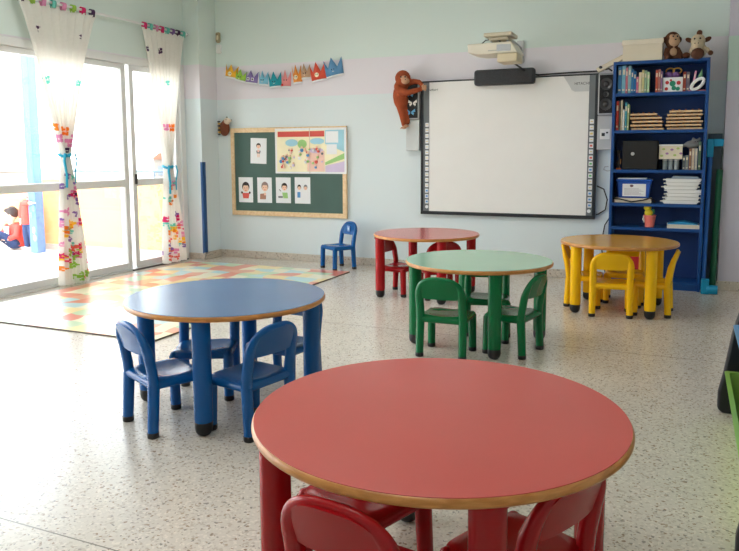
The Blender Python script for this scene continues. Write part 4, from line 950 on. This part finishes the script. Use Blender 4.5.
# on top of the bookcase
bxw = thing('cream_box', 'cream lidded cardboard box on top of the bookcase', 'box', (-0.415, 7.08, 2.075))
MB().box(-0.165, 0.17, -0.115, 0.115, 0.0005, 0.16).build('carton', M_cream, bxw, 0.003)
MB().box(-0.172, 0.177, -0.122, 0.122, 0.145, 0.19).build('lid', mat('cream lid', (232, 222, 202), 0.55), bxw, 0.004)
M_brown = mat('brown plush', (92, 54, 34), 0.95, 0.12, 30, bump=0.5, bscale=200); M_tan = mat('tan plush', (198, 160, 128), 0.95, 0.06, 30, bump=0.3, bscale=200)
mk = thing('monkey_toy', 'brown plush monkey with a pale face sitting beside the cream box', 'plush toy', (-0.170, 7.05, 2.075), R(20)); mk.scale = (1.12, 1.12, 1.14)
b = MB(); b.blob((0, 0, 0.055), (0.055, 0.05, 0.058)); b.blob((0, -0.01, 0.155), (0.062, 0.055, 0.066)); b.blob((-0.06, 0, 0.16), (0.018, 0.012, 0.024)); b.blob((0.06, 0, 0.16), (0.018, 0.012, 0.024))
b.tube([(-0.04, -0.01, 0.09), (-0.06, -0.04, 0.04), (-0.04, -0.06, 0.02)], [0.02, 0.018, 0.016], 8); b.tube([(0.04, -0.01, 0.09), (0.06, -0.04, 0.04), (0.04, -0.06, 0.02)], [0.02, 0.018, 0.016], 8)
b.tube([(-0.03, -0.02, 0.025), (-0.06, -0.07, 0.02)], [0.026, 0.02], 8); b.tube([(0.03, -0.02, 0.025), (0.06, -0.07, 0.02)], [0.026, 0.02], 8)
b.build('body', M_brown, mk, remesh=0.006)
b = MB(); b.blob((0.0, -0.055, 0.14), (0.046, 0.025, 0.04)); b.blob((-0.018, -0.05, 0.175), (0.022, 0.018, 0.022)); b.blob((0.018, -0.05, 0.175), (0.022, 0.018, 0.022)); b.blob((0, -0.045, 0.06), (0.032, 0.012, 0.034)); b.build('face', M_tan, mk, remesh=0.006)
b = MB(); b.blob((-0.016, -0.072, 0.175), 0.0065); b.blob((0.016, -0.072, 0.175), 0.0065); b.blob((0, -0.082, 0.15), (0.008, 0.004, 0.005)); b.build('eyes', M_black, mk)
gt = thing('giraffe_toy', 'plush giraffe with long muzzle and brown horns on the bookcase\'s right end', 'plush toy', (0.045, 7.01, 2.075), R(-8))
b = MB(); b.blob((0, 0.02, 0.07), (0.075, 0.06, 0.07)); b.blob((0, -0.01, 0.15), (0.062, 0.055, 0.062)); b.blob((0.0, -0.055, 0.11), (0.05, 0.05, 0.05)); b.tube([(0.03, 0.0, 0.09), (0.08, -0.03, 0.07), (0.1, -0.05, 0.04)], [0.022, 0.02, 0.018], 8)
b.build('body', mat('cream plush', (206, 188, 160), 0.95, 0.1, 40, bump=0.4, bscale=200), gt, remesh=0.006)
b = MB(); b.blob((0.012, -0.10, 0.030), (0.055, 0.035, 0.050)); b.build('muzzle', mat('dark brown plush', (84, 50, 34), 0.95, bump=0.3), gt)
MB().blob((-0.075, -0.0, 0.165), (0.034, 0.012, 0.02), 0, (0, 0.5, 0)).build('ear', M_brown, gt); MB().blob((0.075, -0.0, 0.16), (0.034, 0.012, 0.02), 0, (0, -0.5, 0)).build('ear', M_brown, gt)
MB().tube([(0.0, -0.015, 0.18), (0.01, -0.015, 0.215)], [0.02, 0.024], 10).blob((0.01, -0.015, 0.22), 0.024).build('horn', M_brown, gt)
MB().blob((-0.09, -0.03, 0.03), (0.034, 0.035, 0.028)).build('paw', M_brown, gt); MB().blob((0.11, -0.055, 0.035), (0.022, 0.02, 0.022)).build('paw', M_brown, gt)
b = MB(); b.blob((-0.022, -0.062, 0.165), 0.008); b.blob((0.024, -0.062, 0.165), 0.008); b.blob((-0.012, -0.103, 0.12), 0.005); b.blob((0.015, -0.103, 0.12), 0.005); b.build('eyes', M_black, gt)

# ---------------------------------------------------------------- poles and board in the gap right of the bookcase
pn = thing('leaning_panel', 'dark slate grey panel leaning in the gap beside the bookcase', 'panel', (0.218, 7.16, 0))
MB().box(-0.055, 0.062, -0.012, 0.012, 0.001, 1.42).build('board', mat('slate board', (72, 84, 96), 0.6), pn, 0.003)
tp = thing('blue_foam_pole', 'blue foam pole leaning against the right side of the bookcase', 'pole', (0, 0, 0))
MB().tube([(0.170, 6.975, 0.02), (0.184, 7.06, 1.21)], 0.021, 14).build('pole', mat('foam blue', (24, 96, 178), 0.5), tp, smooth=60)
gpn = thing('green_foam_pole', 'dark green foam pole standing beside the pillar', 'pole', (0, 0, 0))
MB().tube([(0.250, 7.08, 0.04), (0.270, 7.085, 1.10)], 0.027, 14).build('pole', mat('foam green', (6, 92, 60), 0.55), gpn, smooth=60)
cl = thing('turquoise_connector', 'turquoise plastic elbow connector on top of the blue pole', 'connector', (0.18, 7.06, 1.23))
MB().box(-0.025, 0.03, -0.03, 0.03, -0.02, 0.14).box(0.03, 0.11, -0.03, 0.03, 0.075, 0.14).build('elbow', mat('turquoise plastic', (10, 150, 196), 0.35), cl, 0.006)
for (x_, y_, z_, s_, lb) in ((0.185, 6.90, 0, 1.0, 'turquoise block standing at the foot of the blue pole'),):
    o = thing('foam_block', 'turquoise block foot standing at the bottom of the blue pole', 'block', (0.19, 6.88, 0))
    MB().box(-0.035, 0.03, -0.025, 0.055, 0.001, 0.13).build('upright', MC['turquoise plastic'], o, 0.006)
    MB().lathe([(0.038, -0.045), (0.04, -0.04), (0.04, 0.04), (0.038, 0.045)], 18, 0, Matrix.Translation((0.055, 0, 0.042)) @ Euler((0, R(90), 0)).to_matrix().to_4x4()).build('cross_tube', MC['turquoise plastic'], o)

# ---------------------------------------------------------------- tub rack at the right edge
M_lime = mat('lime plastic', (150, 190, 78), 0.35, coat=0.2); M_sky = mat('sky blue plastic', (92, 156, 212), 0.35, coat=0.2)
rk = thing('tub_rack', 'black rack holding coloured tubs at the right edge of the photo', 'rack', (0.2, 3.30, 0))
Mb = mat('black frame plastic', (26, 26, 32), 0.45)
for y in (0.40, -1.02):
    s = MB(); s.prism([(-0.02, 0.02), (0.0, 0.0), (0.50, 0.0), (0.52, 0.02), (0.52, 0.86), (0.49, 0.88), (0.44, 0.87), (0.10, 0.56), (0.055, 0.50), (0.03, 0.40), (0.0, 0.20), (-0.02, 0.10)], y, y + 0.045)
    s.build('side_panel', Mb, rk, 0.012, seg=3)
for x_, z_ in ((0.48, 0.24), (0.48, 0.5), (0.46, 0.80)): MB().tube([(x_, -1.0, z_), (x_, 0.41, z_)], 0.012, 10).build('cross_bar', Mb, rk, smooth=60)
def tub(x0, x1, y0, y1, z0, z1, m, label):
    o = thing('storage_tub', label, 'tub', (0.2 + (x0 + x1) / 2, 3.30 + (y0 + y1) / 2, z0), 0, 'plastic tubs in the rack at the right edge')
    hx, hy, hz = (x1 - x0) / 2, (y1 - y0) / 2, z1 - z0; t = 0.006
    s = MB(); N_ = 8
    def ring(sx, sy, z): 
        pts = []
        for cx_, cy_, a0 in ((sx - 0.02, sy - 0.02, 0), (-sx + 0.02, sy - 0.02, 90), (-sx + 0.02, -sy + 0.02, 180), (sx - 0.02, -sy + 0.02, 270)):
            for q in range(4): a = R(a0 + q * 30); pts.append((cx_ + 0.02 * math.cos(a), cy_ + 0.02 * math.sin(a), z))
        return pts
    rings = [ring(hx * 0.84, hy * 0.9, 0.0005), ring(hx, hy, hz - 0.012), ring(hx + 0.012, hy + 0.012, hz - 0.010), ring(hx + 0.014, hy + 0.014, hz), ring(hx - t, hy - t, hz), ring(hx * 0.84 - t, hy * 0.9 - t, 0.008)]
    vs = [p for r_ in rings for p in r_]; fs = []
    for i in range(len(rings) - 1):
        for q in range(16): fs.append((i * 16 + q, i * 16 + (q + 1) % 16, (i + 1) * 16 + (q + 1) % 16, (i + 1) * 16 + q))
    fs.append(list(range(16))[::-1]); fs.append([5 * 16 + q for q in range(16)])
    s.add(vs, fs); s.build('tub_body', m, o, smooth=50); return o
tub(0.015, 0.42, -0.95, 0.36, 0.0, 0.22, M_lime, 'lime green tub with a rolled rim standing on the floor, lowest in the rack')
tub(0.04, 0.44, -0.95, 0.34, 0.245, 0.45, M_sky, 'sky blue tub above the lime one in the rack')
tub(0.075, 0.44, -0.95, 0.34, 0.60, 0.735, M_lime, 'lime green tub at the top of the rack, only its rim in view')

# ---------------------------------------------------------------- children on the terrace
def kid_mats():
    return (mat('child skin', (236, 186, 160), 0.6), mat('red jacket cloth', (222, 74, 62), 0.85), mat('navy jeans', (44, 58, 96), 0.85), mat('dark brown hair', (58, 44, 40), 0.7), mat('white shoe', (232, 228, 224), 0.5))
Ks, Kj, Kp, Kh, Kw = kid_mats()
def hand(b, p, d, up=(0, 0, 1)):
    p = Vector(p); d = Vector(d).normalized(); u = Vector(up); sx = d.cross(u).normalized()
    b.tube([p, p + d * 0.045], [0.017, 0.022], 8, flat=0.6)
    for q, ln in zip((-1.5, -0.5, 0.5, 1.5), (0.028, 0.036, 0.034, 0.026)):
        a = p + d * 0.045 + sx * q * 0.009; b.tube([a, a + d * ln * 0.6, a + d * ln - u * 0.008], [0.0055, 0.005, 0.0045], 6)
    a = p + d * 0.012 + sx * 0.018; b.tube([a, a + sx * 0.014 + d * 0.016, a + sx * 0.016 + d * 0.032], [0.0065, 0.006, 0.005], 6)
def head(root, c, fwd):
    c = Vector(c); M = Matrix.Translation(c) @ Euler((0, 0, fwd)).to_matrix().to_4x4()
    b = MB(); b.blob((0, 0, 0), (0.072, 0.082, 0.09), M=M); b.blob((0, -0.055, -0.035), (0.045, 0.035, 0.042), M=M); b.blob((0, -0.088, -0.012), (0.012, 0.014, 0.014), M=M)
    b.blob((-0.074, 0, -0.012), (0.01, 0.018, 0.024), M=M); b.blob((0.074, 0, -0.012), (0.01, 0.018, 0.024), M=M); b.tube([c + Vector((0, 0.0, -0.05)), c + Vector((0, 0.01, -0.14))], [0.038, 0.042], 12)
    h = MB(); h.blob((0, 0.018, 0.028), (0.083, 0.088, 0.082), M=M); h.blob((0, -0.045, 0.065), (0.06, 0.04, 0.03), M=M); h.blob((-0.03, 0.01, 0.09), (0.04, 0.05, 0.03), M=M); h.blob((0.035, 0.02, 0.088), (0.04, 0.05, 0.03), M=M)
    e = MB()
    for sx in (-0.028, 0.028): e.blob((sx, -0.078, 0.0), (0.009, 0.006, 0.008), M=M)
    mo = MB(); mo.blob((0, -0.088, -0.048), (0.017, 0.006, 0.005), M=M)
    return b, h, e, mo
# sitting child
k1 = thing('person', 'child in a red jacket and jeans sitting against the orange parapet', 'person', (-8.32, 6.78, -0.02))
b, h, e, mo = head(k1, (0.0, 0.02, 0.47), R(-50))
b.tube([(0.02, 0.06, 0.07), (0.03, 0.08, 0.2), (0.02, 0.06, 0.34)], [0.09, 0.095, 0.075], 12)
b.tube([(-0.04, 0.03, 0.08), (-0.12, -0.14, 0.22), (-0.13, -0.20, 0.07)], [0.05, 0.042, 0.032], 10); b.tube([(0.07, 0.02, 0.08), (-0.02, -0.16, 0.22), (-0.03, -0.22, 0.07)], [0.05, 0.042, 0.032], 10)
b.tube([(0.10, 0.04, 0.32), (0.13, -0.02, 0.2), (0.05, -0.10, 0.15)], [0.035, 0.03, 0.022], 8); b.tube([(-0.07, 0.04, 0.32), (-0.13, -0.02, 0.2), (-0.09, -0.12, 0.2)], [0.035, 0.03, 0.022], 8)
hand(b, (0.05, -0.10, 0.15), (-0.8, -0.6, 0.0)); hand(b, (-0.09, -0.12, 0.2), (0.2, -1, 0.1))
b.build('body', Ks, k1, remesh=0.006)
h.build('hair', Kh, k1, remesh=0.01); e.build('eyes', M_black, k1); mo.build('mouth', mat('lips', (200, 110, 100), 0.6), k1)
j = MB(); j.tube([(0.02, 0.06, 0.05), (0.03, 0.08, 0.2), (0.02, 0.055, 0.36)], [0.108, 0.112, 0.075], 14); j.tube([(0.10, 0.04, 0.33), (0.135, -0.02, 0.2), (0.06, -0.09, 0.155)], [0.05, 0.045, 0.034], 10); j.tube([(-0.07, 0.04, 0.33), (-0.135, -0.02, 0.2), (-0.095, -0.11, 0.2)], [0.05, 0.045, 0.034], 10)
j.build('jacket', Kj, k1, remesh=0.01)
s = MB(); s.prism([(-0.04, 0.1), (0.03, 0.1), (0.04, 0.32), (-0.05, 0.32)], -0.066, -0.05); s.build('white_shirt', M_paper, k1, 0.005)
q = MB(); q.blob((0.02, 0.04, 0.09), (0.11, 0.11, 0.085)); q.tube([(-0.04, 0.03, 0.09), (-0.12, -0.14, 0.23), (-0.13, -0.20, 0.09)], [0.066, 0.056, 0.045], 12); q.tube([(0.07, 0.02, 0.09), (-0.02, -0.16, 0.23), (-0.03, -0.22, 0.09)], [0.066, 0.056, 0.045], 12); q.build('jeans', Kp, k1, remesh=0.01)
for x_, y_ in ((-0.135, -0.23), (-0.035, -0.25)):
    q = MB(); q.blob((x_, y_, 0.035), (0.035, 0.062, 0.034)); q.box(x_ - 0.034, x_ + 0.034, y_ - 0.058, y_ + 0.055, 0.001, 0.018); q.build('shoe', Kw, k1, remesh=0.007)
# standing child
k2 = thing('person', 'child in a red jacket standing behind the blue terrace post, one arm around it', 'person', (-7.985, 6.80, -0.02))
k2.scale = (0.93, 0.93, 0.90)
b, h, e, mo = head(k2, (0.02, 0, 0.87), R(20))
b.tube([(0, 0, 0.42), (0, 0, 0.56), (0, 0, 0.73)], [0.085, 0.08, 0.07], 12)
b.tube([(-0.05, 0, 0.44), (-0.055, -0.01, 0.24), (-0.055, 0, 0.05)], [0.056, 0.042, 0.03], 10); b.tube([(0.05, 0, 0.44), (0.055, -0.01, 0.24), (0.055, 0, 0.05)], [0.056, 0.042, 0.03], 10)
b.tube([(-0.09, 0, 0.71), (-0.125, -0.01, 0.58), (-0.12, -0.04, 0.46)], [0.036, 0.03, 0.022], 8)
b.tube([(0.09, -0.01, 0.71), (0.10, -0.17, 0.72), (0.32, -0.225, 0.73)], [0.036, 0.03, 0.022], 8)
hand(b, (-0.12, -0.04, 0.46), (0, -0.1, -1), (0, 1, 0)); hand(b, (0.32, -0.225, 0.73), (1, 0.15, 0.1))
b.build('body', Ks, k2, remesh=0.006); h.build('hair', Kh, k2, remesh=0.01); e.build('eyes', M_black, k2); mo.build('mouth', MC['lips'], k2)
j = MB(); j.tube([(0, 0, 0.40), (0, 0, 0.56), (0, 0, 0.76)], [0.105, 0.10, 0.075], 14); j.tube([(-0.09, 0, 0.72), (-0.13, -0.01, 0.58), (-0.125, -0.035, 0.48)], [0.052, 0.045, 0.034], 10); j.tube([(0.09, -0.01, 0.72), (0.105, -0.165, 0.72), (0.27, -0.215, 0.73)], [0.052, 0.043, 0.034], 10)
j.build('jacket', Kj, k2, remesh=0.01)
for sx in (-1, 1):
    pass
q = MB(); q.blob((0, 0, 0.42), (0.105, 0.085, 0.07))
for sx in (-1, 1): q.tube([(sx * 0.05, 0, 0.43), (sx * 0.056, -0.01, 0.24), (sx * 0.056, 0, 0.06)], [0.066, 0.052, 0.042], 12)
q.build('jeans', Kp, k2, remesh=0.01)
for sx in (-1, 1):
    q = MB(); q.blob((sx * 0.056, -0.03, 0.035), (0.035, 0.065, 0.034)); q.box(sx * 0.056 - 0.034, sx * 0.056 + 0.034, -0.09, 0.03, 0.001, 0.018); q.build('shoe', Kw, k2, remesh=0.007)

# ---------------------------------------------------------------- unseen fill panels, added overhead to brighten the room
def emis(name, col, st):
    m, nt, b, o = nodes(name); b.inputs['Emission Color'].default_value = col; b.inputs['Emission Strength'].default_value = st; return m
for x_, y_, lb in ((-3.6, 4.6, 'added fill light panel above the play mat'), (-2.2, 4.2, 'added fill light panel between the blue and green tables'), (-3.6, 1.4, 'added fill light panel near the near windows'), (-1.0, 1.0, 'added fill light panel above the foreground table')):
    l = thing('fill_panel', lb, 'fill light', (x_, y_, ZC - 0.06), 0, 'added fill light panels')
    MB().box(-0.62, 0.62, -0.16, 0.16, 0.012, 0.058).build('housing', M_white, l, 0.004)
    MB().box(-0.59, 0.59, -0.13, 0.13, 0.0, 0.012).build('diffuser', emis('fill panel glow', (1, 0.985, 0.965, 1), 4.6), l)

# ---------------------------------------------------------------- light
W = bpy.data.worlds.new('sky'); bpy.context.scene.world = W; W.use_nodes = True; nt = W.node_tree
bg = nt.nodes['Background']
tc = nt.nodes.new('ShaderNodeTexCoord'); sp = nt.nodes.new('ShaderNodeSeparateXYZ'); link(nt, tc.outputs['Generated'], sp.inputs[0])
cr = nt.nodes.new('ShaderNodeValToRGB'); cr.color_ramp.elements[0].position = 0.48; cr.color_ramp.elements[0].color = (0.75, 0.765, 0.77, 1)
cr.color_ramp.elements[1].position = 0.9; cr.color_ramp.elements[1].color = (0.80, 0.90, 1.0, 1)
mr = nt.nodes.new('ShaderNodeMapRange'); mr.inputs['From Min'].default_value = -1; link(nt, sp.outputs['Z'], mr.inputs['Value'])
link(nt, mr.outputs['Result'], cr.inputs['Fac']); link(nt, cr.outputs['Color'], bg.inputs['Color'])
bg.inputs['Strength'].default_value = 2.9
for y0, y1 in ((-0.02, 3.95), (4.02, 6.85)):
    ld = bpy.data.lights.new('window_portal', 'AREA'); ld.shape = 'RECTANGLE'; ld.size = 2.2; ld.size_y = y1 - y0; ld.cycles.is_portal = True
    lo = bpy.data.objects.new('window_portal', ld); C.objects.link(lo); lo.location = (XW - 0.12, (y0 + y1) / 2, 1.13); lo.rotation_euler = (0, R(-90), 0)

# ---------------------------------------------------------------- camera
fpx, yaw, pit, rol, cx, cy = 712.15, .4084, .1105, -.0036, 378.0, 232.75
ct, st, cp, sp_ = math.cos(yaw), math.sin(yaw), math.cos(pit), math.sin(pit)
fw = Vector((-st * cp, ct * cp, -sp_)); rt = Vector((ct, st, 0)); up = rt.cross(fw)
r2 = rt * math.cos(rol) + up * math.sin(rol); u2 = -rt * math.sin(rol) + up * math.cos(rol)
cd = bpy.data.cameras.new('camera'); cam = bpy.data.objects.new('camera', cd); C.objects.link(cam)
cam.matrix_world = Matrix(((r2.x, u2.x, -fw.x, 0), (r2.y, u2.y, -fw.y, 0), (r2.z, u2.z, -fw.z, 1.25), (0, 0, 0, 1)))
cd.sensor_width = 36; cd.lens = fpx * 36 / 739; cd.shift_x = (369.5 - cx) / 739; cd.shift_y = (cy - 275.5) / 739; cd.clip_start = 0.05; cd.clip_end = 1000
S = bpy.context.scene; S.camera = cam
S.view_settings.view_transform = 'Standard'; S.view_settings.look = 'None'; S.view_settings.gamma = 1.0; S.view_settings.exposure = 1.85
S.view_settings.use_curve_mapping = False
S.cycles.use_denoising = True; S.cycles.max_bounces = 10; S.cycles.diffuse_bounces = 6; S.cycles.transparent_max_bounces = 12
S.cycles.sample_clamp_indirect = 8
